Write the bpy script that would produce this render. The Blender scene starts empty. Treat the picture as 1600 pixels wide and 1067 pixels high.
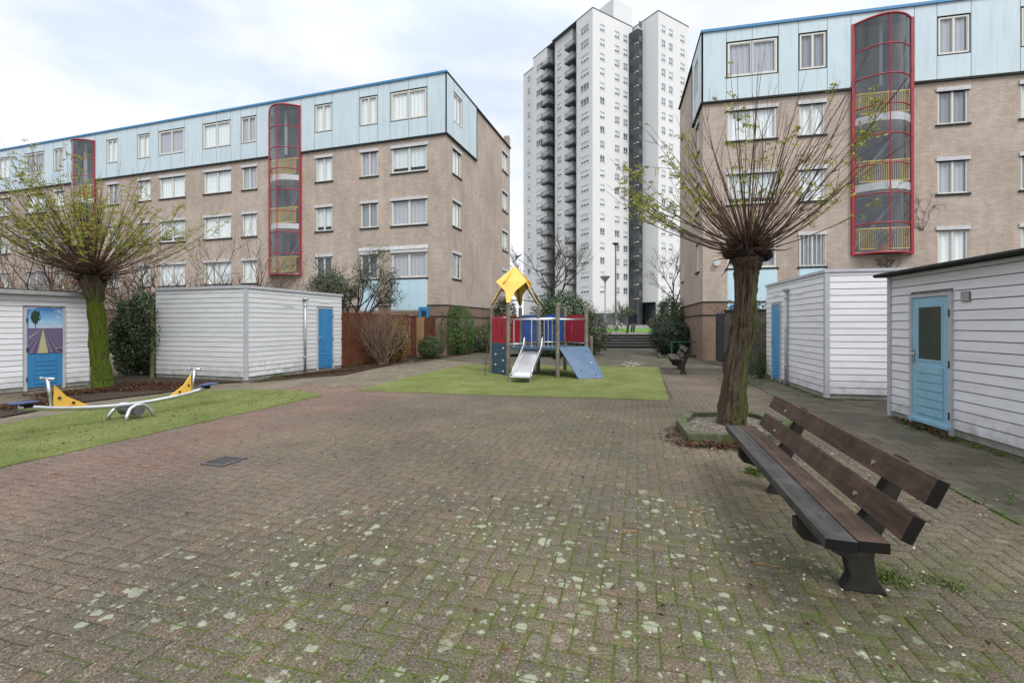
import bpy, math, random
import numpy as np
from math import sin, cos, pi, radians, sqrt, atan2
from mathutils import Vector, noise as mnoise
random.seed(7); RNG = np.random.default_rng(11)
SC = bpy.context.scene
COL = SC.collection
# ------------------------------------------------------------------ camera
FPX, HOR, EYE = 730.0, 507.0, 1.55
cd = bpy.data.cameras.new('camera'); cam = bpy.data.objects.new('camera', cd); COL.objects.link(cam)
cam.location = (0, 0, EYE); cam.rotation_euler = (radians(90), 0, 0)
cd.sensor_width = 36; cd.lens = 36*FPX/1600; cd.shift_y = -(533.5-HOR)/1600
cd.clip_start = .05; cd.clip_end = 2000
SC.camera = cam
SC.view_settings.view_transform = 'Standard'; SC.view_settings.look = 'None'
SC.view_settings.exposure = 0.72; SC.view_settings.gamma = 1
# ------------------------------------------------------------------ world (bright overcast, thin blue gaps at the left)
SUN_EL, SUN_AZ = radians(48), radians(150)          # azimuth clockwise from +Y
W = bpy.data.worlds.new('World'); SC.world = W; W.use_nodes = True
nt = W.node_tree; nt.nodes.clear()
def wn(t, **k):
    n = nt.nodes.new(t)
    for a, b in k.items(): setattr(n, a, b)
    return n
out = wn('ShaderNodeOutputWorld'); bg = wn('ShaderNodeBackground'); bg.inputs[1].default_value = .1
sky = wn('ShaderNodeTexSky', sky_type='NISHITA', sun_disc=False, sun_elevation=SUN_EL, sun_rotation=SUN_AZ)
tc = wn('ShaderNodeTexCoord'); mp = wn('ShaderNodeMapping'); mp.inputs[3].default_value = (1, 1, 2.6)
nz = wn('ShaderNodeTexNoise'); nz.inputs['Scale'].default_value = 1.9; nz.inputs['Detail'].default_value = 7; nz.inputs['Roughness'].default_value = .52
nz.inputs['Distortion'].default_value = .35
rp = wn('ShaderNodeValToRGB'); rp.color_ramp.elements[0].position = .38; rp.color_ramp.elements[0].color = (.80, .80, .80, 1)
rp.color_ramp.elements[1].position = .62; rp.color_ramp.elements[1].color = (1, 1, 1, 1)
nz2 = wn('ShaderNodeTexNoise'); nz2.inputs['Scale'].default_value = 3.1; nz2.inputs['Detail'].default_value = 6
rp2 = wn('ShaderNodeValToRGB'); rp2.color_ramp.elements[0].position = .36; rp2.color_ramp.elements[0].color = (5.1, 5.7, 6.6, 1)
rp2.color_ramp.elements[1].position = .56; rp2.color_ramp.elements[1].color = (6.9, 6.95, 7.1, 1)
mx = wn('ShaderNodeMix', data_type='RGBA')
nt.links.new(tc.outputs['Generated'], mp.inputs[0]); nt.links.new(mp.outputs[0], nz.inputs['Vector']); nt.links.new(mp.outputs[0], nz2.inputs['Vector'])
nt.links.new(nz.outputs[0], rp.inputs[0]); nt.links.new(nz2.outputs[0], rp2.inputs[0])
nt.links.new(rp.outputs[0], mx.inputs[0]); nt.links.new(sky.outputs[0], mx.inputs[6]); nt.links.new(rp2.outputs[0], mx.inputs[7])
sx = wn('ShaderNodeSeparateXYZ'); nt.links.new(tc.outputs['Generated'], sx.inputs[0])
mr = wn('ShaderNodeMapRange', interpolation_type='SMOOTHSTEP'); mr.inputs[1].default_value = .52; mr.inputs[2].default_value = .95; mr.inputs[3].default_value = 1.; mr.inputs[4].default_value = 2.3   # overcast skies brighten towards the zenith
nt.links.new(sx.outputs[2], mr.inputs[0]); vm = wn('ShaderNodeVectorMath', operation='SCALE'); nt.links.new(mx.outputs[2], vm.inputs[0]); nt.links.new(mr.outputs[0], vm.inputs['Scale'])
nt.links.new(vm.outputs[0], bg.inputs[0]); nt.links.new(bg.outputs[0], out.inputs[0])
sd = bpy.data.lights.new('sun', 'SUN'); sd.energy = 1.4; sd.angle = radians(22); sd.color = (1, .97, .92)
so = bpy.data.objects.new('sun', sd); COL.objects.link(so)
so.rotation_euler = (Vector((sin(SUN_AZ)*cos(SUN_EL), cos(SUN_AZ)*cos(SUN_EL), sin(SUN_EL)))).to_track_quat('Z', 'Y').to_euler()

# ------------------------------------------------------------------ picture helpers (photograph pixel -> place)
def at(px, py, Y): return Vector(((px-800)/FPX*Y, Y, EYE-(py-HOR)/FPX*Y))
def gnd(px, py, z=0):
    Y = (EYE-z)*FPX/(py-HOR); return Vector(((px-800)/FPX*Y, Y, z))
class Frame:
    """local frame: x to the right, y away, turned clockwise by th degrees"""
    def __init__(s, x, y, th, z=0):
        s.o = Vector((x, y, z)); s.th = radians(th); s.X = Vector((cos(s.th), -sin(s.th), 0)); s.Y = Vector((sin(s.th), cos(s.th), 0))
    def w(s, a, b, z=0): return s.o+s.X*a+s.Y*b+Vector((0, 0, z))
    def loc(s, p): d = Vector((p[0], p[1], 0))-Vector((s.o.x, s.o.y, 0)); return d.dot(s.X), d.dot(s.Y)
    def colx(s, px, b=0):      # local x where column px meets the plane y=b
        r = (px-800)/FPX; p = s.o+s.Y*b
        return (r*p.y-p.x)/(s.X.x-r*s.X.y)
    def coly(s, px, a=0):
        r = (px-800)/FPX; p = s.o+s.X*a
        return (r*p.y-p.x)/(s.Y.x-r*s.Y.y)
    def z(s, a, b, py): return EYE-(py-HOR)/FPX*s.w(a, b).y-s.o.z
# ------------------------------------------------------------------ object helpers
def tag(o, label=None, cat=None, group=None, kind=None):
    if label: o['label'] = label
    if cat: o['category'] = cat
    if group: o['group'] = group
    if kind: o['kind'] = kind
    return o
def empty(name, loc=(0, 0, 0), rz=0, **k):
    o = bpy.data.objects.new(name, None); COL.objects.link(o); o.location = loc; o.rotation_euler = (0, 0, rz)
    o.empty_display_size = .2
    return tag(o, **k)
def fempty(name, f, **k): return empty(name, f.o, -f.th, **k)
def inst(name, me, parent=None, loc=(0, 0, 0), rz=0):
    o = bpy.data.objects.new(name, me); COL.objects.link(o); o.location = loc; o.rotation_euler = (0, 0, rz)
    if parent: o.parent = parent
    return o
def children(o): return [c for c in bpy.data.objects if c.parent is o]
def copy_tree(o, parent=None):
    kids = list(o.children)
    c = o.copy(); COL.objects.link(c); c.parent = parent
    for ch in kids: copy_tree(ch, c)
    return c
class MB:
    def __init__(s): s.v = []; s.f = []; s.m = []
    def face(s, pts, m=0):
        n = len(s.v); s.v += [tuple(p) for p in pts]; s.f.append(tuple(range(n, n+len(pts)))); s.m.append(m); return s
    def box(s, x0, y0, z0, x1, y1, z1, m=0, sk='' ):
        n = len(s.v)
        s.v += [(x0, y0, z0), (x1, y0, z0), (x1, y1, z0), (x0, y1, z0), (x0, y0, z1), (x1, y0, z1), (x1, y1, z1), (x0, y1, z1)]
        for k, q in (('d', (0, 3, 2, 1)), ('u', (4, 5, 6, 7)), ('f', (0, 1, 5, 4)), ('r', (1, 2, 6, 5)), ('b', (2, 3, 7, 6)), ('l', (3, 0, 4, 7))):
            if k not in sk: s.f.append(tuple(n+i for i in q)); s.m.append(m)
        return s
    def obox(s, c, ax, ay, az, m=0):     # oriented box: centre, three half vectors
        c = Vector(c); ax = Vector(ax); ay = Vector(ay); az = Vector(az); n = len(s.v)
        for k in (-1, 1):
            for (i, j) in ((-1, -1), (1, -1), (1, 1), (-1, 1)): s.v.append(tuple(c+ax*i+ay*j+az*k))
        for q in ((0, 3, 2, 1), (4, 5, 6, 7), (0, 1, 5, 4), (1, 2, 6, 5), (2, 3, 7, 6), (3, 0, 4, 7)):
            s.f.append(tuple(n+i for i in q)); s.m.append(m)
        return s
    def prism(s, poly, e, m=0):      # poly: list of 3D points (planar), e: extrusion vector
        n = len(s.v); k = len(poly); e = Vector(e)
        s.v += [tuple(p) for p in poly]+[tuple(Vector(p)+e) for p in poly]
        s.f.append(tuple(range(n+k-1, n-1, -1))); s.m.append(m)
        s.f.append(tuple(range(n+k, n+2*k))); s.m.append(m)
        for i in range(k):
            j = (i+1) % k; s.f.append((n+i, n+j, n+k+j, n+k+i)); s.m.append(m)
        return s
    def tube(s, pts, r, sides=8, m=0, cap=True):
        pts = [Vector(p) for p in pts]; k = len(pts)
        if not hasattr(r, '__len__'): r = [r]*k
        n = len(s.v); ref = None
        for i, p in enumerate(pts):
            t = (pts[min(i+1, k-1)]-pts[max(i-1, 0)]).normalized()
            if ref is None: ref = Vector((0, 0, 1)) if abs(t.z) < .9 else Vector((1, 0, 0))
            a = t.cross(ref).normalized(); b = a.cross(t).normalized(); ref = b
            for q in range(sides):
                an = 2*pi*q/sides; s.v.append(tuple(p+a*(cos(an)*r[i])+b*(sin(an)*r[i])))
        for i in range(k-1):
            for q in range(sides):
                q2 = (q+1) % sides
                s.f.append((n+i*sides+q2, n+i*sides+q, n+(i+1)*sides+q, n+(i+1)*sides+q2)); s.m.append(m)
        if cap:
            s.f.append(tuple(n+q for q in range(sides))); s.m.append(m)
            s.f.append(tuple(n+(k-1)*sides+q for q in range(sides-1, -1, -1))); s.m.append(m)
        return s
    def mesh(s, name, mats, uv=True, smooth=False, bevel=0):
        me = bpy.data.meshes.new(name); me.from_pydata(s.v, [], s.f)
        for mt in (mats if isinstance(mats, (list, tuple)) else [mats]): me.materials.append(mt)
        me.polygons.foreach_set('material_index', s.m)
        if smooth: me.polygons.foreach_set('use_smooth', [True]*len(s.f))
        if uv:
            l = me.uv_layers.new(name='UVMap'); d = np.zeros(len(me.loops)*2, dtype=np.float32)
            for p in me.polygons:
                nx, ny, nz_ = abs(p.normal.x), abs(p.normal.y), abs(p.normal.z)
                for li in p.loop_indices:
                    c = s.v[me.loops[li].vertex_index]
                    if nz_ > nx and nz_ > ny: u, v = c[0], c[1]
                    elif nx > ny: u, v = c[1], c[2]
                    else: u, v = c[0], c[2]
                    d[li*2] = u; d[li*2+1] = v
            l.data.foreach_set('uv', d)
        me.update(); return me
    def build(s, name, mats, parent=None, loc=(0, 0, 0), rz=0, uv=True, smooth=False, bevel=0, **k):
        me = s.mesh(name, mats, uv, smooth)
        o = inst(name, me, parent, loc, rz)
        if bevel:
            b = o.modifiers.new('bevel', 'BEVEL'); b.width = bevel; b.segments = 2; b.limit_method = 'ANGLE'; b.angle_limit = radians(40)
        if smooth and not bevel:
            try: me.shade_auto_smooth = True
            except Exception: pass
        return tag(o, **k)
def npmesh(name, V, F, mats, parent=None, midx=None, smooth=False):
    me = bpy.data.meshes.new(name); k = F.shape[1]
    me.vertices.add(len(V)); me.vertices.foreach_set('co', V.astype(np.float32).ravel())
    me.loops.add(F.size); me.loops.foreach_set('vertex_index', F.astype(np.int32).ravel())
    me.polygons.add(len(F)); me.polygons.foreach_set('loop_start', np.arange(0, F.size, k, dtype=np.int32))
    me.polygons.foreach_set('loop_total', np.full(len(F), k, dtype=np.int32))
    for mt in (mats if isinstance(mats, (list, tuple)) else [mats]): me.materials.append(mt)
    if midx is not None: me.polygons.foreach_set('material_index', midx.astype(np.int32))
    if smooth: me.polygons.foreach_set('use_smooth', np.ones(len(F), dtype=bool))
    me.update(calc_edges=True); me.validate()
    return inst(name, me, parent)
# ------------------------------------------------------------------ materials
class NM:
    def __init__(s, name):
        s.mat = bpy.data.materials.new(name); s.mat.use_nodes = True; s.t = s.mat.node_tree
        s.p = s.t.nodes['Principled BSDF']; s.o = s.t.nodes['Material Output']
    def n(s, typ, ins=None, **k):
        nd = s.t.nodes.new(typ)
        for a, b in k.items(): setattr(nd, a, b)
        for a, b in (ins or {}).items(): s.set(nd.inputs[a], b)
        return nd
    def set(s, sock, v):
        if isinstance(v, bpy.types.NodeSocket): s.t.links.new(v, sock)
        elif isinstance(v, (tuple, list)) and len(v) == 3 and sock.type == 'RGBA': sock.default_value = (*v, 1)
        else: sock.default_value = v
    def co(s, kind='Object'): return s.n('ShaderNodeTexCoord').outputs[kind]
    def noise(s, scale, vec=None, detail=4, rough=.5, dist=0, out=0):
        nd = s.n('ShaderNodeTexNoise', {'Scale': scale, 'Detail': detail, 'Roughness': rough, 'Distortion': dist})
        if vec is not None: s.set(nd.inputs['Vector'], vec)
        return nd.outputs[out]
    def ramp(s, fac, *stops, interp='LINEAR'):
        nd = s.n('ShaderNodeValToRGB'); cr = nd.color_ramp; cr.interpolation = interp
        while len(cr.elements) < len(stops): cr.elements.new(.5)
        for e, (p, c) in zip(cr.elements, stops):
            e.position = p; e.color = (*c, 1) if isinstance(c, (tuple, list)) else (c, c, c, 1)
        s.set(nd.inputs[0], fac); return nd.outputs[0]
    def mix(s, f, a, b, mode='MIX'):
        nd = s.n('ShaderNodeMix', data_type='RGBA', blend_type=mode)
        s.set(nd.inputs[0], f); s.set(nd.inputs[6], a); s.set(nd.inputs[7], b); return nd.outputs[2]
    def math(s, op, a, b=0, c=0, clamp=False):
        nd = s.n('ShaderNodeMath', operation=op, use_clamp=clamp); s.set(nd.inputs[0], a); s.set(nd.inputs[1], b)
        if op in ('MULTIPLY_ADD', 'SMOOTH_MIN', 'WRAP', 'COMPARE'): s.set(nd.inputs[2], c)
        return nd.outputs[0]
    def sstep(s, v, a, b, lo=0, hi=1):
        nd = s.n('ShaderNodeMapRange', interpolation_type='SMOOTHSTEP'); 
        for k_, x in ((0, v), (1, a), (2, b), (3, lo), (4, hi)): s.set(nd.inputs[k_], x)
        return nd.outputs[0]
    def map(s, vec, scale=(1, 1, 1), rot=(0, 0, 0), loc=(0, 0, 0)):
        nd = s.n('ShaderNodeMapping', {'Vector': vec, 'Scale': scale, 'Rotation': rot, 'Location': loc}); return nd.outputs[0]
    def xyz(s, vec): nd = s.n('ShaderNodeSeparateXYZ'); s.set(nd.inputs[0], vec); return nd.outputs
    def island(s): return s.n('ShaderNodeNewGeometry').outputs['Random Per Island']
    def bump(s, h, strength=.3, dist=.01):
        nd = s.n('ShaderNodeBump', {'Height': h, 'Strength': strength, 'Distance': dist}); s.t.links.new(nd.outputs[0], s.p.inputs['Normal'])
    def fin(s, col=None, rough=.7, metal=0, spec=None):
        if col is not None: s.set(s.p.inputs['Base Color'], col)
        s.set(s.p.inputs['Roughness'], rough); s.set(s.p.inputs['Metallic'], metal)
        if spec is None and isinstance(rough, float) and rough >= .55 and not metal: spec = .18
        if spec is not None: s.set(s.p.inputs['Specular IOR Level'], spec)
        return s.mat
M = {}
def plain(name, c, rough=.6, metal=0, var=.12, sc=6., spec=None):
    m = NM(name); n = m.noise(sc, m.co(), 5)
    a = tuple(x*(1-var) for x in c); b = tuple(min(1, x*(1+var)) for x in c)
    col = m.ramp(n, (.3, a), (.7, b)); m.bump(n, .08, .01)
    M[name] = m.fin(col, rough, metal, spec); return M[name]
plain('zinc', (.42, .43, .43), .45, .6); plain('steel', (.62, .63, .64), .28, .9, .05)
plain('dark_metal', (.03, .033, .035), .5, .3); plain('white_trim', (.60, .59, .54), .5, 0, .06)
plain('grey_trim', (.40, .41, .44), .5, 0, .1); plain('black', (.012, .012, .013), .6)
plain('red_paint', (.33, .018, .03), .4, 0, .15, 3); plain('yellow_rail', (.66, .46, .04), .45, 0, .1)
plain('shutter_grey', (.50, .50, .51), .6); plain('slab_white', (.62, .63, .63), .6); plain('blue_edge', (.035, .20, .40), .5); plain('felt', (.03, .034, .032), .9, 0, .3)
plain('yellow_board', (.74, .44, .075), .45, 0, .08, 2); plain('play_blue', (.035, .075, .115), .5, 0, .15, 5)
plain('ramp_blue', (.075, .125, .20), .5, 0, .12, 5); plain('panel_red', (.33, .016, .028), .45, 0, .1); plain('panel_blue', (.014, .055, .22), .45, 0, .1)
plain('seat_blue', (.03, .05, .13), .5); plain('hold_green', (.02, .11, .08), .4); plain('hold_red', (.25, .02, .05), .4); plain('hold_white', (.5, .55, .4), .4)
plain('flag_blue', (.012, .05, .13), .5); plain('concrete', (.24, .235, .21), .85, 0, .25, 8); plain('lamp_white', (.5, .5, .5), .3)
plain('terracotta', (.28, .08, .04), .8); plain('bollard', (.03, .04, .04), .5); plain('galv_dark', (.13, .135, .14), .5, .4)
def m_brick(name, c1, c2, mortar, sc=1.0):
    m = NM(name); uv = m.co('UV')
    br = m.n('ShaderNodeTexBrick', {'Vector': uv, 'Color1': c1, 'Color2': c2, 'Mortar': mortar, 'Scale': 1., 'Mortar Size': .006, 'Mortar Smooth': .3,
        'Bias': 0., 'Brick Width': .22*sc, 'Row Height': .066*sc}); br.offset = .5
    big = m.ramp(m.noise(.35, uv, 5, .6), (.35, (.86, .85, .84)), (.65, (1.06, 1.05, 1.04)))
    fine = m.ramp(m.noise(2.2, m.map(uv, (1, .25, 1)), 6, .65), (.3, (.84, .83, .82)), (.7, (1.08, 1.08, 1.08)))
    col = m.mix(1., m.mix(1., br.outputs[0], big, 'MULTIPLY'), fine, 'MULTIPLY')
    m.bump(br.outputs[1], -.5, .006)
    M[name] = m.fin(col, .85); return M[name]
m_brick('brick_wall', (.505, .425, .365), (.42, .35, .30), (.30, .26, .225))
m_brick('brick_base', (.27, .185, .14), (.22, .155, .12), (.15, .12, .10)); m_brick('brick_pillar', (.38, .20, .10), (.30, .16, .09), (.25, .2, .16))
def m_panel():
    m = NM('blue_panel'); uv = m.co('UV')
    a = m.ramp(m.noise(.5, uv, 5, .6), (.3, (.47, .57, .615)), (.7, (.53, .63, .67)))
    drips = m.ramp(m.noise(3., m.map(uv, (1.6, .12, 1)), 6, .7), (.28, (.72, .74, .74)), (.5, (1, 1, 1)))
    M['blue_panel'] = m.fin(m.mix(.7, a, drips, 'MULTIPLY'), .45)
    m = NM('pale_blue_panel'); n = m.noise(1.5, m.co(), 4); M['pale_blue_panel'] = m.fin(m.ramp(n, (.3, (.45, .62, .70)), (.7, (.50, .67, .75))), .4)
m_panel()
def m_siding(name, a, b, dirt):
    m = NM(name); uv = m.co('UV'); x, y, z = m.xyz(uv)
    c = m.mix(m.island(), a, b)
    st = m.ramp(m.noise(2.5, m.map(uv, (.5, 3, 1)), 7, .7), (.25, (.78, .78, .76)), (.55, (1, 1, 1)))
    sp = m.ramp(m.noise(34., uv, 3, .6), (.24, (.35, .34, .33)), (.3, (1, 1, 1)))
    c = m.mix(1., m.mix(.8, c, st, 'MULTIPLY'), sp, 'MULTIPLY')
    low = m.math('MULTIPLY', m.sstep(y, .55, .02), m.ramp(m.noise(3.5, uv, 6, .7), (.35, 0.), (.65, 1.)))
    c = m.mix(m.math('MULTIPLY', low, .7), c, dirt)
    m.bump(m.noise(30, m.map(uv, (.3, 2, 1)), 5), .15, .004)
    M[name] = m.fin(c, .5)
m_siding('siding_lilac', (.68, .68, .71), (.73, .73, .76), (.17, .17, .14)); m_siding('siding_grey', (.56, .575, .585), (.60, .61, .62), (.16, .15, .12))
def m_door(name, c):
    m = NM(name); uv = m.co('UV'); n = m.noise(4., m.map(uv, (1, .5, 1)), 7, .7)
    col = m.mix(m.ramp(n, (.3, 0.), (.6, 1.)), tuple(x*.85 for x in c), c)
    chip = m.ramp(m.noise(19., uv, 5, .7), (.25, 1.), (.29, 0.)); col = m.mix(chip, col, (.45, .5, .5))
    M[name] = m.fin(col, .45)
m_door('door_blue', (.035, .20, .42)); m_door('door_pale_blue', (.25, .46, .58))
def m_glass():
    m = NM('glass'); g = m.n('ShaderNodeBsdfGlossy', {'Color': (.9, .95, 1.), 'Roughness': .02}); t = m.n('ShaderNodeBsdfTransparent', {'Color': (.93, .95, .95)})
    lw = m.math('POWER', m.n('ShaderNodeLayerWeight', {'Blend': .5}).outputs['Facing'], 3.5); mx_ = m.n('ShaderNodeMixShader', {0: m.math('MULTIPLY_ADD', lw, .75, .07), 1: t.outputs[0], 2: g.outputs[0]})
    m.t.links.new(mx_.outputs[0], m.o.inputs[0]); M['glass'] = m.mat
    m = NM('bay_glass'); g = m.n('ShaderNodeBsdfGlossy', {'Color': (.8, .85, .9), 'Roughness': .06}); t = m.n('ShaderNodeBsdfTransparent', {'Color': (.93, .935, .94)})
    d = m.n('ShaderNodeBsdfDiffuse', {'Color': (.32, .32, .33)})
    n = m.ramp(m.noise(1.2, m.map(m.co('UV'), (2.5, .5, 1)), 4), (.3, .04), (.7, .2))
    m1 = m.n('ShaderNodeMixShader', {0: n, 1: t.outputs[0], 2: d.outputs[0]})
    m2 = m.n('ShaderNodeMixShader', {0: m.math('MULTIPLY_ADD', m.math('POWER', m.n('ShaderNodeLayerWeight', {'Blend': .5}).outputs['Facing'], 3.), .6, .07), 1: m1.outputs[0], 2: g.outputs[0]})
    m.t.links.new(m2.outputs[0], m.o.inputs[0]); M['bay_glass'] = m.mat
    m = NM('dark_glass'); M['dark_glass'] = m.fin(m.ramp(m.noise(.4, m.co(), 2), (.35, (.02, .026, .03)), (.65, (.06, .07, .075))), .12)
    m = NM('frosted_green'); M['frosted_green'] = m.fin(m.ramp(m.noise(2, m.co(), 3), (.3, (.04, .052, .042)), (.7, (.065, .08, .062))), .12)
m_glass()
for i, c in enumerate([(.88, .90, .90), (.50, .50, .54), (.76, .80, .79), (.32, .33, .36), (.10, .11, .12)]):
    m = NM('curtain%d' % i); x, y, z = m.xyz(m.co()); 
    w = m.n('ShaderNodeTexWave', {'Vector': m.map(m.co(), (1, .0, .02)), 'Scale': 6.5, 'Distortion': 3.5, 'Detail': 2., 'Detail Scale': .7}).outputs[1]
    M['curtain%d' % i] = m.fin(m.mix(w, tuple(k*.90 for k in c), c), .9)  # shading of the folds painted into the cloth colour as darker waves
def m_render():
    m = NM('tower_white'); n = m.noise(.12, m.map(m.co(), (1, 1, .4)), 6, .6)
    M['tower_white'] = m.fin(m.ramp(n, (.3, (.63, .635, .63)), (.7, (.68, .68, .675))), .8)
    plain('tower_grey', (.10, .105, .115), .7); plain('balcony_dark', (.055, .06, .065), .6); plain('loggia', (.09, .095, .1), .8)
m_render()
def m_wood(name, a, b, ax=(1, 1, .06), rough=.7, green=None):
    m = NM(name); co = m.co(); n = m.noise(26., m.map(co, ax), 7, .65, .4)
    c = m.mix(m.ramp(n, (.3, 0.), (.68, 1.)), a, b)
    c = m.mix(m.ramp(m.noise(5., co, 5, .7), (.45, 0.), (.75, .7)), c, tuple(x*1.5 for x in b))
    if green: c = m.mix(m.ramp(m.noise(1.7, co, 4), (.5, 0.), (.66, .7)), c, green)
    m.bump(n, .4, .004); M[name] = m.fin(c, rough)
m_wood('plank_brown', (.020, .013, .011), (.062, .034, .027), (.06, 1, 1), .55)
m_wood('plank_grey', (.016, .017, .018), (.055, .056, .055), (.06, 1, 1), .5)
m_wood('post_grey', (.10, .085, .065), (.20, .18, .145)); m_wood('fence_red', (.055, .018, .011), (.13, .042, .025), (1, 1, .06), .7, (.07, .06, .02))
m_wood('fence_dark', (.03, .028, .03), (.075, .07, .075)); m_wood('mossy_post', (.07, .07, .03), (.14, .13, .06))
def m_bark(name, a, b, moss, amt, side=(-1, 0)):
    m = NM(name); co = m.co(); v = m.map(co, (1, 1, .22))
    wv = m.noise(9., v, 9, .7, 1.6); vo = m.n('ShaderNodeTexVoronoi', {'Vector': m.mix(.25, v, m.noise(7., v, 4, out=1)), 'Scale': 13.}, feature='F1').outputs[0]
    h = m.math('ADD', m.math('MULTIPLY', vo, .8), m.math('MULTIPLY', wv, .8))
    c = m.ramp(h, (.35, a), (.78, b))
    nrm = m.xyz(m.n('ShaderNodeNewGeometry').outputs['Normal'])
    sd_ = m.math('ADD', m.math('MULTIPLY', nrm[0], side[0]), m.math('MULTIPLY', nrm[1], side[1]))
    f = m.math('MULTIPLY', m.sstep(m.math('ADD', sd_, m.noise(4., v, 5, .7)), .25-amt, 1.25-amt), m.ramp(h, (.42, .0), (.72, 1.)))
    f = m.math('MULTIPLY', f, m.sstep(m.xyz(co)[2], 2.5, 1.9))
    c = m.mix(f, c, m.mix(m.noise(22., co, 5), moss, tuple(x*2.1 for x in moss)))
    m.bump(h, .9, .03); M[name] = m.fin(c, .9)
m_bark('bark_brown', (.007, .0055, .004), (.072, .052, .036), (.040, .048, .014), .12, (1., -.1))
m_bark('bark_mossy', (.012, .011, .006), (.07, .055, .035), (.038, .054, .005), .60, (.45, -1))
plain('twig_brown', (.095, .060, .042), .8, 0, .4, 3); plain('twig_grey', (.055, .045, .037), .85, 0, .3, 3); plain('twig_tan', (.17, .12, .085), .85, 0, .3, 3)
def m_leaf(name, a, b, c=None, rough=.5):
    m = NM(name); r = m.island(); col = m.ramp(r, (0., a), (.6, b), (1., c or b))
    m.fin(col, rough)
    tr = m.n('ShaderNodeBsdfTranslucent', {'Color': col}); mm = m.n('ShaderNodeMixShader', {0: .25, 1: m.p.outputs[0], 2: tr.outputs[0]})
    m.t.links.new(mm.outputs[0], m.o.inputs[0]); M[name] = m.mat
m_leaf('leaf_spring', (.20, .24, .03), (.32, .34, .05), (.38, .33, .06)); m_leaf('leaf_dark', (.012, .03, .012), (.035, .07, .028), (.10, .14, .07), .35)
m_leaf('leaf_hedge', (.035, .09, .014), (.075, .16, .028), (.11, .21, .04)); m_leaf('leaf_grey', (.06, .08, .045), (.11, .13, .08), (.17, .18, .12))
m_leaf('leaf_box', (.03, .065, .016), (.065, .11, .034), (.12, .16, .07)); m_leaf('leaf_gold', (.18, .13, .03), (.33, .22, .06), (.38, .33, .05))
m_leaf('leaf_dead', (.035, .017, .010), (.085, .040, .022), (.16, .085, .045), .8); m_leaf('leaf_bright', (.05, .12, .02), (.09, .2, .03)); m_leaf('grass_blade', (.05, .09, .012), (.09, .15, .02), (.14, .19, .03))
m_leaf('fibre', (.12, .15, .045), (.17, .20, .065), (.24, .255, .10), .8); m_leaf('leaf_laurel', (.025, .055, .02), (.07, .12, .045), (.16, .21, .11), .3)
# ------------------------------------------------------------------ ground materials
TH = 15.
GF = Frame(0, 0, TH)
def gcoord(m):       # paving-aligned metres
    return m.map(m.co(), rot=(0, 0, radians(TH)))
def region(m, cx, cy, r0, r1):
    x, y, z = m.xyz(m.co()); dx = m.math('MULTIPLY', m.math('SUBTRACT', x, cx), .62); dy = m.math('SUBTRACT', y, cy)
    d = m.math('SQRT', m.math('ADD', m.math('MULTIPLY', dx, dx), m.math('MULTIPLY', dy, dy)))
    return m.sstep(d, r1, r0)
def lichen(m, co, scale, thr, seed, power=1.):
    v = m.mix(.22/scale*4, co, m.noise(scale*2.2, co, 5, .65, out=1))
    v = m.n('ShaderNodeVectorMath', {0: co, 1: m.n('ShaderNodeVectorMath', {0: m.noise(scale*1.8, co, 6, .7, out=1), 1: (.09*9/scale,)*3}, operation='MULTIPLY').outputs[0]}, operation='ADD').outputs[0]
    v = m.map(v, (1, 1, 0), loc=(seed, seed*2, 0))
    vo = m.n('ShaderNodeTexVoronoi', {'Vector': v, 'Scale': scale, 'Randomness': 1.}, feature='F1')
    rnd = m.xyz(vo.outputs[1])[0]
    rad = m.math('MULTIPLY', m.math('SUBTRACT', rnd, thr), .62)
    return m.sstep(m.math('SUBTRACT', rad, vo.outputs[0]), -.01, .07)
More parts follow.
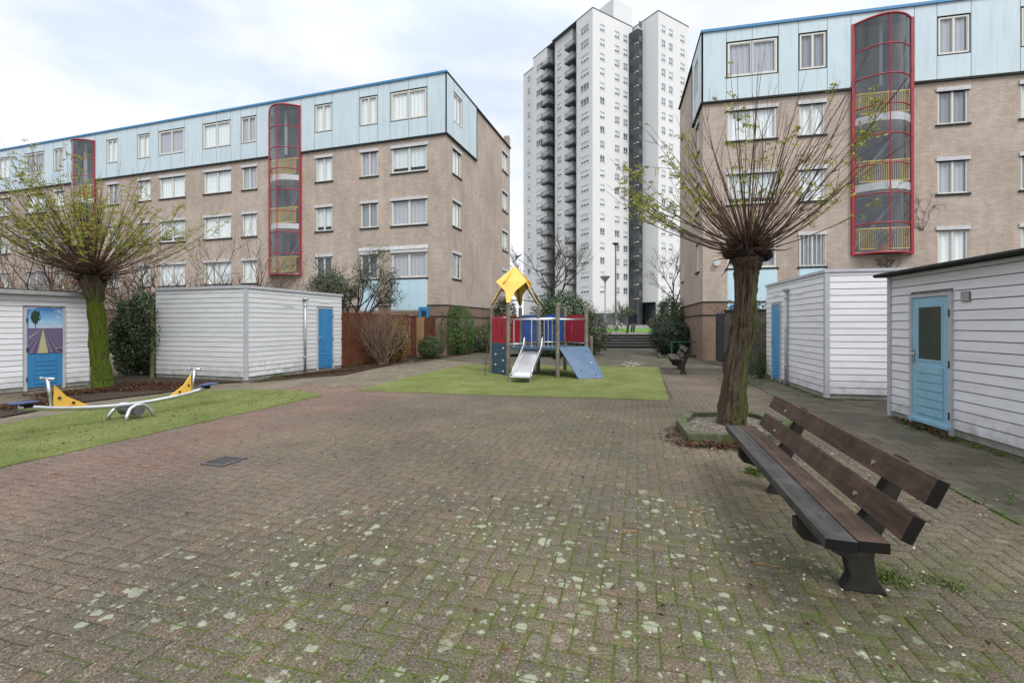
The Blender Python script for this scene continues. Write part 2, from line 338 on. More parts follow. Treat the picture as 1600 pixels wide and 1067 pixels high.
def m_paver():
    m = NM('paving_brick'); co = m.co(); r = m.island()
    x, y, z = m.xyz(co)
    base = m.ramp(r, (0., (.088, .068, .050)), (.3, (.096, .081, .062)), (.62, (.086, .075, .059)), (1., (.122, .088, .064)))
    # redder strip along the long turf, greener greyer towards the bench
    ga = m.xyz(gcoord(m))[0]
    red = m.math('MULTIPLY', m.sstep(m.math('ADD', ga, m.math('MULTIPLY', m.noise(1.1, co, 4), 2.4)), -2.9, -4.6), .75)
    base = m.mix(red, base, m.ramp(r, (0., (.150, .082, .066)), (.5, (.175, .110, .088)), (1., (.135, .092, .078))))
    warm = m.ramp(m.noise(.55, co, 5, .6), (.42, 0.), (.68, 1.)); base = m.mix(m.math('MULTIPLY', warm, .5), base, (.20, .155, .115))
    dark = m.ramp(m.noise(.8, m.map(co, loc=(7, 3, 0)), 6, .65), (.35, 1.), (.6, 0.)); base = m.mix(m.math('MULTIPLY', dark, .42), base, (.070, .065, .056))
    gr = m.noise(70., co, 6, .8); base = m.mix(1., base, m.ramp(gr, (.38, (.30, .30, .29)), (.62, (1.85, 1.8, 1.75))), 'MULTIPLY')
    # pale grit in the concrete face
    vo = m.n('ShaderNodeTexVoronoi', {'Vector': co, 'Scale': 75., 'Randomness': 1.}, feature='F1')
    rr = m.xyz(vo.outputs[1]); sp = m.math('MULTIPLY', m.sstep(vo.outputs[0], .27, .14), m.math('GREATER_THAN', rr[0], m.ramp(m.noise(1.3, co, 4), (.35, .74), (.65, .40))))
    base = m.mix(m.math('MULTIPLY', sp, .8), base, m.mix(rr[1], (.30, .28, .25), (.50, .48, .45)))
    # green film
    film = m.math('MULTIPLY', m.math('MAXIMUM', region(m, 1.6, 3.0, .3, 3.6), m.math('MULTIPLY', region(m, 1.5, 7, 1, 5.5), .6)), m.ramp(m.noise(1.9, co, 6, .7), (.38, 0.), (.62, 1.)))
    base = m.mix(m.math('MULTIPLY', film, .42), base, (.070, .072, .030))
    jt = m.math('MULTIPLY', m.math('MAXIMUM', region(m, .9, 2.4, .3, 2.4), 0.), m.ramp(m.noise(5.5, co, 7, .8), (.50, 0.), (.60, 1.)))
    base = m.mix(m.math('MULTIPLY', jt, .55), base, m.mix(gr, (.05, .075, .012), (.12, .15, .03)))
    # lichen rosettes
    zone = m.math('MAXIMUM', region(m, .45, 2.5, .5, 2.8), m.math('MULTIPLY', region(m, 1.5, 7.5, 2., 6.), .24))
    l1 = lichen(m, co, 6.2, .42, 1.3); l2 = lichen(m, co, 11., .34, 4.1); l3 = lichen(m, co, 22., .36, 9.)
    zone = m.math('MULTIPLY', zone, m.sstep(x, 2.5, 1.3, 0., 1.))
    clump = m.ramp(m.noise(1.9, co, 4, .6), (.38, 0.), (.52, 1.))
    lic = m.math('MULTIPLY', m.math('MAXIMUM', m.math('MAXIMUM', l1, l2), l3), m.math('MULTIPLY', clump, m.sstep(zone, .12, .5)))
    tone = m.ramp(m.noise(70., co, 5, .8), (.3, (.17, .18, .125)), (.6, (.31, .33, .24)))
    base = m.mix(m.math('MULTIPLY', lic, .86), base, tone)
    farl = m.math('MULTIPLY', lichen(m, co, 5., .66, 2.), m.ramp(m.noise(.5, co, 3), (.4, .0), (.6, .75))); base = m.mix(m.math('MULTIPLY', farl, .45), base, (.25, .24, .19))
    m.bump(m.math('ADD', gr, m.math('MULTIPLY', lic, .3)), .55, .004)
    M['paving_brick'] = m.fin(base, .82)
m_paver()
def m_joint():
    m = NM('joint_moss'); co = m.co()
    g = m.math('MAXIMUM', m.math('MULTIPLY', region(m, 1.5, 2.6, .4, 3.4), 1.), m.math('MULTIPLY', region(m, 1.8, 6.5, .5, 5.), .75))
    f = m.sstep(m.math('ADD', m.math('MULTIPLY', g, 1.15), m.math('MULTIPLY', m.noise(1.4, co, 6, .7), 1.3)), .82, 1.3)
    c = m.mix(f, m.ramp(m.noise(9., co, 5), (.3, (.030, .024, .018)), (.7, (.085, .070, .052))), m.ramp(m.noise(40., co, 5), (.3, (.038, .058, .008)), (.7, (.10, .13, .018))))
    m.bump(m.noise(90., co, 4), .6, .006); M['joint_moss'] = m.fin(c, .95)
m_joint()
def m_tiles(name, w, h, cs, joint, rotz=TH, moss=.35):
    m = NM(name); co = m.map(m.co(), rot=(0, 0, radians(rotz)))
    br = m.n('ShaderNodeTexBrick', {'Vector': co, 'Color1': (0, 0, 0), 'Color2': (1, 1, 1), 'Mortar': (.5, .5, .5), 'Scale': 1., 'Mortar Size': .006, 'Mortar Smooth': .2, 'Brick Width': w, 'Row Height': h})
    br.offset = .5; c = m.ramp(br.outputs[0], (0., cs[0]), (.5, cs[1]), (1., cs[2]))
    big = m.noise(.7, m.co(), 7, .7); c = m.mix(1., c, m.ramp(big, (.3, (.7, .72, .68)), (.7, (1.25, 1.22, 1.18))), 'MULTIPLY')
    c = m.mix(1., c, m.ramp(m.noise(45., m.co(), 5, .75), (.3, (.72, .72, .7)), (.7, (1.25, 1.25, 1.22))), 'MULTIPLY')
    c = m.mix(m.math('MULTIPLY', m.ramp(m.noise(1.6, m.co(), 6, .72), (.48, 0.), (.7, 1.)), moss), c, (.075, .080, .030))
    vo = m.n('ShaderNodeTexVoronoi', {'Vector': m.co(), 'Scale': 24.}, feature='F1'); rr = m.xyz(vo.outputs[1])
    sp = m.math('MULTIPLY', m.sstep(vo.outputs[0], .3, .2), m.math('GREATER_THAN', rr[0], .93)); c = m.mix(m.math('MULTIPLY', sp, .7), c, (.36, .35, .32))
    c = m.mix(br.outputs[1], c, joint); m.bump(m.math('SUBTRACT', m.noise(45., m.co(), 4), m.math('MULTIPLY', br.outputs[1], 1.5)), .4, .005)
    M[name] = m.fin(c, .85)
m_tiles('tiles_grey', .30, .30, ((.068, .062, .048), (.090, .080, .064), (.120, .106, .086)), (.035, .035, .02))
m_tiles('tiles_brown', .30, .30, ((.135, .115, .09), (.16, .135, .105), (.19, .16, .13)), (.06, .05, .035), TH, .2)
m_tiles('tiles_plaza', .50, .50, ((.16, .15, .13), (.19, .18, .16), (.22, .2, .18)), (.08, .07, .06), TH, .2)
def m_turf():
    m = NM('turf'); co = m.co(); a = m.noise(1.1, co, 6, .65); b = m.noise(95., co, 4, .8); v = m.n('ShaderNodeTexVoronoi', {'Vector': co, 'Scale': 150.}, feature='F1').outputs[0]
    c = m.ramp(a, (.3, (.115, .142, .040)), (.5, (.168, .192, .062)), (.72, (.225, .242, .095)))
    c = m.mix(1., c, m.ramp(b, (.3, (.62, .66, .55)), (.7, (1.3, 1.3, 1.3))), 'MULTIPLY')
    dirty = m.ramp(m.noise(2.6, m.map(co, loc=(4, 9, 0)), 7, .75), (.58, 0.), (.76, .8)); c = m.mix(dirty, c, (.055, .075, .018))
    bits = m.n('ShaderNodeTexVoronoi', {'Vector': co, 'Scale': 15.}, feature='F1'); rr = m.xyz(bits.outputs[1])
    sp = m.math('MULTIPLY', m.sstep(bits.outputs[0], .16, .10), m.math('GREATER_THAN', rr[0], .86)); c = m.mix(sp, c, m.mix(rr[1], (.08, .05, .02), (.45, .42, .22)))
    m.bump(m.math('ADD', b, v), .8, .012); M['turf'] = m.fin(c, .9)
    m = NM('lawn'); co = m.co(); M['lawn'] = m.fin(m.ramp(m.noise(1.2, co, 6, .7), (.3, (.06, .16, .015)), (.7, (.13, .28, .03))), .9)
    m = NM('soil'); co = m.co(); n = m.noise(14., co, 8, .75); m.bump(n, .8, .03); M['soil'] = m.fin(m.ramp(n, (.3, (.022, .016, .011)), (.7, (.07, .05, .034))), .95)
    m = NM('gravel'); co = m.co(); vo = m.n('ShaderNodeTexVoronoi', {'Vector': co, 'Scale': 45.}, feature='F1')
    r_ = m.xyz(vo.outputs[1])[0]; m.bump(vo.outputs[0], -.9, .02); M['gravel'] = m.fin(m.ramp(r_, (0., (.045, .038, .028)), (.6, (.12, .10, .08)), (1., (.26, .23, .2))), .9)
    m = NM('kerb'); co = m.co(); n = m.noise(6., co, 7, .7); m.bump(m.noise(60., co, 4), .4, .005)
    M['kerb'] = m.fin(m.mix(m.ramp(n, (.36, 0.), (.55, .9)), (.13, .125, .10), (.055, .068, .022)), .9)
m_turf()
# ------------------------------------------------------------------ setting: ground
def sheet(name, poly, z, mat, **k):
    b = MB(); b.face([(p[0], p[1], z) for p in poly]); return b.build(name, mat, uv=False, **k)
S = dict(kind='structure')
b = MB(); b.face([(-600, -40, -.03), (600, -40, -.03), (600, 1500, -.03), (-600, 1500, -.03)]); b.build('ground', M['soil'], uv=False, **S)
sheet('path', [(-30, -6), (30, -6), (30, 32), (-30, 36)], -.018, M['tiles_brown'], **S)
g = lambda a, c: GF.w(a, c)
sheet('pavement', [g(2.86, -2), g(14, -2), g(14, 34), g(2.86, 34)], -.012, M['tiles_grey'], **S)
sheet('back_path', [g(-3.6, 15.9), g(2.86, 15.5), g(2.86, 34), g(-12, 34), g(-12, 22)], -.011, M['tiles_grey'], **S)
def herringbone():
    W_, G_ = .105, .0078; A0, A1, B0, B1 = -8.2, 2.86, .2, 15.6
    V = []; F = []; 
    ch = .004; n = 0
    nx0, nx1 = int(A0/W_)-2, int(A1/W_)+2; ny0, ny1 = int(B0/W_)-2, int(B1/W_)+2
    rr = random.Random(3)
    for i in range(nx0, nx1):
        for j in range(ny0, ny1):
            c = (i-j) % 4
            if c == 0: x0, y0, x1, y1 = i*W_, j*W_, (i+2)*W_, (j+1)*W_
            elif c == 3: x0, y0, x1, y1 = i*W_, j*W_, (i+1)*W_, (j+2)*W_
            else: continue
            cx, cy = (x0+x1)/2, (y0+y1)/2
            if cx < A0 or cx > A1-.02 or cy < B0 or cy > B1: continue
            if cx < .7 and cy > 10.15: continue
            x0 += G_/2; y0 += G_/2; x1 -= G_/2; y1 -= G_/2
            wv = .006*sin(cx*1.3+cy*.7)+.005*sin(cy*2.1-cx*.5)
            z = max(-.0012, min(.003, rr.gauss(.0003, .0010)+wv*.12)); tx = max(-.012, min(.012, rr.gauss(0, .007))); ty = max(-.012, min(.012, rr.gauss(0, .007))); rot = rr.gauss(0, .008)
            def pt(x, y, zz):
                dx, dy = x-cx, y-cy; xr = cx+dx-dy*rot; yr = cy+dy+dx*rot
                p = GF.w(xr, yr); V.append((p.x, p.y, zz+z+dx*tx+dy*ty))
            for (a_, b_, zz) in ((0, 0, -.02), (0, 0, -ch), (ch, ch, 0.)):
                for (sx, sy) in ((0, 0), (1, 0), (1, 1), (0, 1)):
                    pt((x0+a_) if sx == 0 else (x1-a_), (y0+b_) if sy == 0 else (y1-b_), zz)
            for l in (0, 4):
                for q in range(4):
                    q2 = (q+1) % 4; F.append((n+l+q, n+l+q2, n+l+4+q2, n+l+4+q))
            F.append((n+8, n+9, n+10, n+11)); n += 12
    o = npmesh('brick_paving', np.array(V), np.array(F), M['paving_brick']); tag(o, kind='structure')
herringbone()
sheet('paving_joints', [g(-8.25, -1), g(2.87, -1), g(2.87, 15.7), g(.68, 15.7), g(.68, 10.2), g(-8.25, 10.2)], -.0048, M['joint_moss'], **S)
b = MB()     # kerb row between brick and tile paving
for k in range(18): b.box(2.862, .2+k*.9, -.03, 2.93, .2+k*.9+.893, .008+.002*(k % 2))
o = b.build('kerb_strip', M['kerb'], uv=False, rz=-GF.th, **S)
def turf(name, pts, z=.012):
    P = []; n = len(pts); rr = random.Random(5)
    for i in range(n):
        a, c = pts[i], pts[(i+1) % n]; L = sqrt((a[0]-c[0])**2+(a[1]-c[1])**2); k = max(2, int(L/.12))
        for q in range(k):
            t = q/k; P.append((a[0]+(c[0]-a[0])*t+rr.gauss(0, .009), a[1]+(c[1]-a[1])*t+rr.gauss(0, .009)))
    bb = MB(); bb.prism([(p[0], p[1], -.02) for p in P], (0, 0, z+.02)); return bb.build(name, M['turf'], uv=False, **S)
def gp(*px): return [tuple(gnd(*p)[:2]) for p in px]
turf('artificial_grass', gp((560, 609.5), (620, 613), (800, 618.5), (1045, 626), (1030, 574), (880, 571.5), (728, 570.5), (690, 577), (640, 589)))
tl = gp((0, 731), (505, 618), (470, 611), (400, 609), (300, 610.5), (174, 633), (0, 664))
tl = [(-7.3, -.8)]+tl+[(-8.6, -.8)]
turf('artificial_grass', tl)
# plateau, steps, upper lawn
PZ = .88
SF = Frame(*gnd(985, 543.5)[:2], 4)
b = MB()
for k in range(5): b.box(-3.4, k*.34, -.05, 3.4, 6, (k+1)*PZ/5-.055, sk='d')
b.build('steps', M['dark_metal'], rz=-SF.th, loc=SF.o, **S)
b = MB()
for k in range(5): b.box(-3.4, k*.34-.025, (k+1)*PZ/5-.055, 3.4, k*.34+.36, (k+1)*PZ/5)
b.build('step_treads', M['concrete'], rz=-SF.th, loc=SF.o, **S)
b = MB(); b.box(-60, 1.7, -.05, 60, 11.5, PZ-.008); b.build('upper_plaza', M['tiles_plaza'], rz=-SF.th, loc=SF.o, uv=False, **S)
b = MB(); b.face([(-14, 11.35, PZ+.004), (14, 11.35, PZ+.004), (14, 24, 1.07), (-14, 24, 1.07)]); b.build('lawn', M['lawn'], rz=-SF.th, loc=SF.o, uv=False, **S)
b = MB(); b.face([(-80, 11.4, PZ), (80, 11.4, PZ), (80, 52, 1.45), (-80, 52, 1.45)]); b.face([(-80, 52, 1.45), (80, 52, 1.45), (300, 1200, 1.45), (-300, 1200, 1.45)])
b.face([(-80, 11.4, PZ), (-80, 52, 1.45), (-80, 52, -.1), (-80, 11.4, -.1)]); b.face([(80, 11.4, PZ), (80, 52, 1.45), (80, 52, -.1), (80, 11.4, -.1)])
b.build('far_ground', M['tiles_plaza'], rz=-SF.th, loc=SF.o, uv=False, **S)

# ------------------------------------------------------------------ building helpers
def wall_grid(mb, x0, x1, z0, z1, holes, m=0, plane='y', c=0, flip=False, reveal=.1, rm=None):
    """wall skin with real openings; plane 'y': wall at y=c facing -y; plane 'x': at x=c"""
    xs = sorted({x0, x1, *[h[0] for h in holes if x0 < h[0] < x1], *[h[1] for h in holes if x0 < h[1] < x1]})
    zs = sorted({z0, z1, *[h[2] for h in holes if z0 < h[2] < z1], *[h[3] for h in holes if z0 < h[3] < z1]})
    P = (lambda a, z, d: (a, c+d, z)) if plane == 'y' else ((lambda a, z, d: (c-d, a, z)) if not flip else (lambda a, z, d: (c+d, a, z)))
    inv = (plane == 'x' and flip)
    def q(pts, mm): mb.face(pts[::-1] if inv else pts, mm)
    for i in range(len(xs)-1):
        for j in range(len(zs)-1):
            cx, cz = (xs[i]+xs[i+1])/2, (zs[j]+zs[j+1])/2
            if any(h[0] < cx < h[1] and h[2] < cz < h[3] for h in holes): continue
            q([P(xs[i], zs[j], 0), P(xs[i+1], zs[j], 0), P(xs[i+1], zs[j+1], 0), P(xs[i], zs[j+1], 0)], m)
    rm = m if rm is None else rm
    for h in holes:
        a0, a1, b0, b1 = max(h[0], x0), min(h[1], x1), max(h[2], z0), min(h[3], z1); d = h[4] if len(h) > 4 else reveal
        if a1 <= a0 or b1 <= b0: continue
        if b0 == h[2]: q([P(a0, b0, 0), P(a0, b0, d), P(a1, b0, d), P(a1, b0, 0)][::-1], rm)
        if b1 == h[3]: q([P(a0, b1, 0), P(a0, b1, d), P(a1, b1, d), P(a1, b1, 0)], rm)
        q([P(a0, b0, 0), P(a0, b0, d), P(a0, b1, d), P(a0, b1, 0)], rm); q([P(a1, b0, 0), P(a1, b0, d), P(a1, b1, d), P(a1, b1, 0)][::-1], rm)
_wc = {}
def window(parent, w, h, split, loc, rz=0, cur=0, sill=True, box=True, top=False):
    """window whose outer face lies at local y=0 (outside is -y); split = list of relative mullion places"""
    key = (round(w, 2), round(h, 2), tuple(split), cur, top)
    if key not in _wc:
        f = MB(); t = .06 if w > 1.5 else .045; y0, y1 = .02, .085; hm = .03 if w > 1.5 else .022
        f.box(0, y0, 0, w, y1, t); f.box(0, y0, h-t, w, y1, h); f.box(0, y0, t, t, y1, h-t); f.box(w-t, y0, t, w, y1, h-t)
        for s_ in split: f.box(w*s_-hm, y0+.004, t, w*s_+hm, y1-.004, h-t)
        k = 0.035 if w > 1.5 else .024; xs = [t]+[w*s_ for s_ in split]+[w-t]
        for i in range(len(xs)-1):
            a0, a1 = xs[i]+(hm if i else 0), xs[i+1]-(hm if i < len(xs)-2 else 0)
            f.box(a0, y0+.015, t, a1, y1-.012, t+k); f.box(a0, y0+.015, h-t-k, a1, y1-.012, h-t); f.box(a0, y0+.015, t+k, a0+k, y1-.012, h-t-k); f.box(a1-k, y0+.015, t+k, a1, y1-.012, h-t-k)
        gl = MB(); gl.face([(t, .058, t), (w-t, .058, t), (w-t, .058, h-t), (t, .058, h-t)])
        cu = MB(); n = max(8, int(w*14)); zb = t+(.0 if cur in (0, 3, 4) else .0)
        drop = {0: .0, 1: .0, 2: .22, 3: 0., 4: 0.}[cur]
        for i in range(n):
            a0 = t+(w-2*t)*i/n; a1 = t+(w-2*t)*(i+1)/n; ya = .115+.018*sin(i*1.9); yb = .115+.018*sin((i+1)*1.9)
            cu.face([(a0, ya, zb+drop), (a1, yb, zb+drop), (a1, yb, h-t), (a0, ya, h-t)])
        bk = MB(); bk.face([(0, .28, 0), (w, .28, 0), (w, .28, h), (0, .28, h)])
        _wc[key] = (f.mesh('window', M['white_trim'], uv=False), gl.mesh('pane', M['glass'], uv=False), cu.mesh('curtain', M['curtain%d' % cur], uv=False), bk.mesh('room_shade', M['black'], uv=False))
    a = _wc[key]; o = inst('window', a[0], parent, loc, rz)
    inst('pane', a[1], o); inst('curtain', a[2], o); inst('room_shade', a[3], o)
    if sill:
        k2 = ('s', round(w, 2))
        if k2 not in _wc: q = MB(); q.box(-.08, -.05, -.075, w+.08, .02, 0.); _wc[k2] = q.mesh('sill', M['felt'], uv=False)
        inst('sill', _wc[k2], o)
    if box:
        k2 = ('b', round(w, 2))
        if k2 not in _wc: q = MB(); q.box(-.06, -.05, h+.002, w+.06, .02, h+.15); q.box(-.05, -.02, h-.03, w+.05, .018, h+.002, 1); _wc[k2] = q.mesh('shutter_box', [M['shutter_grey'], M['black']], uv=False)
        inst('shutter_box', _wc[k2], o)
    return o
ROWS = [(3.97, 5.27), (6.70, 8.12), (9.44, 10.86), (12.19, 13.64)]
ZB, ZR = 11.2, 14.26
def stair_bay(parent, c, w, z0, z1, mirror=1, plant=False):
    """curved red stair bay in the wall y=0, centre c, half width w"""
    P = .62; N = 16; arc = [(c+w*(2*i/N-1), -P*(1-(2*i/N-1)**2)-.02) for i in range(N+1)]
    n = 8; H = (z1-z0)/n
    f = MB()
    for k in range(n+1):
        z = z0+k*H; th = .026 if 0 < k < n else .045
        f.tube([(x, y, z) for x, y in arc], th, 6)
    for i in (0, N): f.box(arc[i][0]-.05, -.10, z0-.04, arc[i][0]+.05, .06, z1+.04)
    f.tube([(arc[N//2][0], arc[N//2][1], z0), (arc[N//2][0], arc[N//2][1], z1)], .022, 6)
    root = f.build('stair_bay', M['red_paint'], parent, uv=False, label='curved red framed glass stair bay')
    gl = MB()
    for i in range(N):
        gl.face([(arc[i][0], arc[i][1], z0), (arc[i+1][0], arc[i+1][1], z0), (arc[i+1][0], arc[i+1][1], z1), (arc[i][0], arc[i][1], z1)])
    gl.build('bay_glass', M['bay_glass'], root, smooth=True)
    sh = MB()
    for z in (z0-.02, z1): sh.prism([(x, y*1.04, z) for x, y in arc], (0, 0, .02))
    sh.build('bay_cap', M['felt'], root, uv=False)
    sl = MB(); rail = []
    for z in (9.62, 6.90):
        sl.prism([(x*1.0, y*.86, z) for x, y in arc]+[(c+w, 1.2, z), (c-w, 1.2, z)], (0, 0, .3))
    sl.box(c-w, .0, z0+.04, c+w, 1.2, z0+.1)
    sl.build('landing', M['slab_white'], root, uv=False)
    for z in (9.95, 7.22, z0+.1):
        r = MB(); r.tube([(c-w*.9, -.06, z+.9), (c-w*.84, -.2, z+.9), (c+w*.84, -.2, z+.9), (c+w*.9, -.06, z+.9)], .03, 6); r.tube([(c-w*.84, -.2, z+.08), (c+w*.84, -.2, z+.08)], .024, 6)
        for i in range(23): xx = c-w*.83+i*w*1.66/22; r.tube([(xx, -.2, z+.08), (xx, -.2, z+.9)], .014, 4, cap=False)
        xa = c-mirror*w*.9
        for i in range(5): r.tube([(xa, .1+i*.16, z+.08+i*.05), (xa+mirror*.3, .1+i*.16, z+.9+i*.06)], .02, 4, cap=False)
        r.build('railing', M['yellow_rail'], root, uv=False)
    fl = MB()      # stair flights rising behind the landings
    for z in (z0+.1, 7.2): fl.obox((c+mirror*.1, .95, z+1.35), (w*.75, 0, mirror*1.0), (0, .45, 0), (0, 0, .09))
    fl.build('stair_flight', M['galv_dark'], root, uv=False)
    inn = MB(); inn.box(c-w+.03, .11, z0, c+w-.03, 1.9, z1, sk='f'); inn.build('stairwell', M['stairwell'], root, uv=False)
    if plant:
        p = MB(); p.tube([(c-.08, -.3, z0+.03), (c-.08, -.3, z0+.38)], [.15, .2], 10); pot = p.build('flower_pot', M['terracotta'], root, uv=False)
        pts = np.array([c-.08, -.3, z0+.62])+RNG.normal(0, 1, (160, 3))*np.array([.2, .1, .18]); leaf_obj('foliage', pts, .10, M['leaf_dark'], pot)
    return root
plain('stairwell', (.24, .24, .25), .9)
def leafmesh(pts, size, elong=2., out=None, outw=0.):
    n = len(pts); a = RNG.normal(size=(n, 3)); a /= np.linalg.norm(a, axis=1)[:, None]
    if out is not None: 
        nn = out*outw+RNG.normal(size=(n, 3))*.6; nn /= np.linalg.norm(nn, axis=1)[:, None]
    else: nn = RNG.normal(size=(n, 3))+np.array([0, 0, .5]); nn /= np.linalg.norm(nn, axis=1)[:, None]
    u = np.cross(nn, a); u /= np.linalg.norm(u, axis=1)[:, None]+1e-9; v = np.cross(nn, u)
    s = size*(.65+.7*RNG.random(n))[:, None]
    bend = nn*s*.18
    V = np.stack([pts-u*s*.5, pts+v*s*.5/elong+bend, pts+u*s*.5, pts-v*s*.5/elong+bend], 1).reshape(-1, 3)
    return V, np.arange(4*n).reshape(n, 4)
def leaf_obj(name, pts, size, mat, parent=None, elong=2., out=None, outw=0.):
    V, F = leafmesh(np.asarray(pts), size, elong, out, outw); return npmesh(name, V, F, mat, parent)

# ------------------------------------------------------------------ left apartment building
LF = Frame(-3.33, 23.6, 17.3)
def span(f, a, b_): x0, x1 = f.colx(a), f.colx(b_); return min(x0, x1), max(x0, x1)
def facade(root, f, cols, bay_list, xr, blue_cols, gside, gdepth, gblue, gwins, lowband=True):
    """cols: list of (x0,x1,style). xr: facade extent."""
    holes = []; top = []
    for (x0, x1, st) in cols:
        for r, (z0, z1) in enumerate(ROWS):
            if r == 0 and (x0, x1) in blue_cols: holes.append((x0, x1, z0, z1))
            else: holes.append((x0, x1, z0, z1))
    bays = [(c-w, c+w, z0, z1, .11) for (c, w, z0, z1) in bay_list]
    wb = MB(); wall_grid(wb, xr[0], xr[1], 2.52, ZB, holes+bays, 0)
    gx = 0
    fl = gside > 0
    # gable
    gh = [(a, b_, z0, z1) for (a, b_) in gwins for (z0, z1) in ROWS]
    gb = MB()
    wall_grid(wb, 0, gblue, 2.52, ZB, gh, 0, 'x', 0, not fl); wall_grid(wb, gblue, gdepth, 2.52, ZR+.02, gh, 0, 'x', 0, not fl)
    xa, xb = (xr[0], 0) if fl else (0, xr[1])
    wb.face([(xa, gdepth, 0), (xb, gdepth, 0), (xb, gdepth, ZR), (xa, gdepth, ZR)][::-1])
    wb.build('wall', M['brick_wall'], root)
    lo = MB(); q = .0
    lo.box(xa, .004, 0, xb, gdepth-.01, 1.95); lo.box(xa if not fl else xa, -.0, 1.95, xb, gdepth-.02, 2.52, sk='ud')
    lo.build('base_wall', M['brick_base'], root)
    bd = MB()
    e = .022
    for z in (1.93, 2.5): bd.box(xa-(e if not fl else 0), -e, z, xb+(e if fl else 0), gdepth, z+.06)
    bd.build('string_course', M['felt'], root, uv=False)
    # cladding of the top floor, stepped 6 cm out, each panel set in a seam
    pn = MB(); o_ = .07; thr = [c for c in cols]
    seams = sorted({xr[0], xr[1], *[x for c in cols for x in (c[0]-.06, c[1]+.06)], *[x for (c, w, a_, b_) in bay_list for x in (c-w-.08, c+w+.08)]})
    ss = [seams[0]]
    for s_ in seams[1:]:
        if s_-ss[-1] > 2.0: ss.append((s_+ss[-1])/2)
        ss.append(s_)
    hl = [(x0-.06, x1+.06, ROWS[3][0]-.06, ROWS[3][1]+.06, o_+.1) for (x0, x1, _) in cols]+[(a, b_, z0, z1, .2) for (a, b_, z0, z1, _) in bays]
    for i in range(len(ss)-1):
        a, b_ = ss[i]+.008, ss[i+1]-.008
        if b_-a < .03: continue
        wall_grid(pn, a, b_, ZB+.02, ZR-.02, [h for h in hl if h[0] < (a+b_)/2 < h[1] or (a < (h[0]+h[1])/2 < b_)], 0, 'y', -o_)
    sg = [0, (gwins[0][0]-.06), (gwins[0][1]+.06), gblue] if gwins and gwins[0][1] < gblue else [0, gblue/2, gblue]
    if len(sg) == 4 and gblue-sg[2] > 1.6: sg.insert(3, (gblue+sg[2])/2)
    gsx = o_ if fl else -o_
    for i in range(len(sg)-1):
        a, b_ = sg[i]+.008-(o_ if i == 0 else 0), sg[i+1]-.008
        hh = [(x0-.06, x1+.06, ROWS[3][0]-.06, ROWS[3][1]+.06, o_+.1) for (x0, x1) in gwins if x0 < gblue and a < (x0+x1)/2 < b_]
        wall_grid(pn, a, b_, ZB+.02, ZR-.02, hh, 0, 'x', gsx, not fl)
    pn.build('cladding', M['blue_panel'], root)
    sm = MB(); sm.box(xa, -.04, ZB, xb, -.035, ZR-.03)
    sm2 = [h for h in hl]; smb = MB(); wall_grid(smb, xr[0], xr[1], ZB, ZR-.03, hl, 0, 'y', -o_+.025)
    hh = [(x0-.06, x1+.06, ROWS[3][0]-.06, ROWS[3][1]+.06, .12) for (x0, x1) in gwins if x0 < gblue]
    wall_grid(smb, -.03, gblue, ZB, ZR-.03, hh, 0, 'x', gsx*.6, not fl)
    smb.build('cladding_joint', M['tower_grey'], root, uv=False)
    rf = MB(); x_0, x_1 = (xa, xb+.1) if fl else (xa-.1, xb)
    rf.box(x_0, -.11, ZR-.03, x_1, gdepth, ZR+.05); rf.build('roof', M['felt'], root, uv=False)
    ed = MB(); ed.box(x_0-.0, -.135, ZR-.05, x_1, -.112, ZR+.06)
    ed.build('roof_edge', M['blue_edge'], root, uv=False)
    dk = MB(); dk.box(x_0, -.10, ZB-.07, x_1, .0, ZB+.015)
    if fl: dk.box(.0, 0.001, ZB-.07, .1, gblue+.05, ZB+.015); dk.box(0.001, gblue, ZB-.07, .09, gblue+.06, ZR+.1)
    else: dk.box(-.1, 0.001, ZB-.07, .0, gblue+.05, ZB+.015); dk.box(-.09, gblue, ZB-.07, -.001, gblue+.06, ZR+.1)
    # trim drips stop either side of the bays
    dk2 = MB(); cur_ = x_0
    for (a, b_, z0, z1, _) in sorted(bays):
        dk2.box(cur_, -.10, ZB-.07, a-.05, .0, ZB+.015); cur_ = b_+.05
    dk2.box(cur_, -.10, ZB-.07, x_1, .0, ZB+.015)
    if fl: dk2.box(.0, 0.001, ZB-.07, .1, gblue+.05, ZB+.015); dk2.box(0.001, gblue, ZB-.07, .09, gblue+.06, ZR+.1)
    else: dk2.box(-.1, 0.001, ZB-.07, .0, gblue+.05, ZB+.015); dk2.box(-.09, gblue, ZB-.07, -.001, gblue+.06, ZR+.1)
    dk2.build('drip_edge', M['felt'], root, uv=False)
    rr = random.Random(len(cols)); 
    for (x0, x1, st) in cols:
        for r, (z0, z1) in enumerate(ROWS):
            wd = x1-x0; tp = r == 3
            cu = rr.choice([0, 0, 0, 2, 1, 3]) if not tp else rr.choice([0, 1, 1, 3, 0])
            if st and r in st: cu = st[r]
            sp = [.5] if wd > 1.0 or True else []
            window(root, wd, z1-z0, sp, (x0, -.0 if not tp else -o_-.0, z0), 0, cu, sill=not tp, box=not tp)
    for (a, b_) in gwins:
        for r, (z0, z1) in enumerate(ROWS):
            tp = r == 3 and a < gblue; wd = b_-a; cu = rr.choice([0, 0, 1, 2])
            if fl: window(root, wd, z1-z0, [.5], (o_ if tp else 0, a, z0), pi/2, cu, sill=not tp, box=not tp and wd > .7)
            else: window(root, wd, z1-z0, [.5], (-o_ if tp else 0, b_, z0), -pi/2, cu, sill=not tp, box=not tp and wd > .7)
root = fempty('apartment_building', LF, label='long five storey apartment block with beige brick walls, pale blue top floor, at the left', cat='building', group='brick apartment blocks')
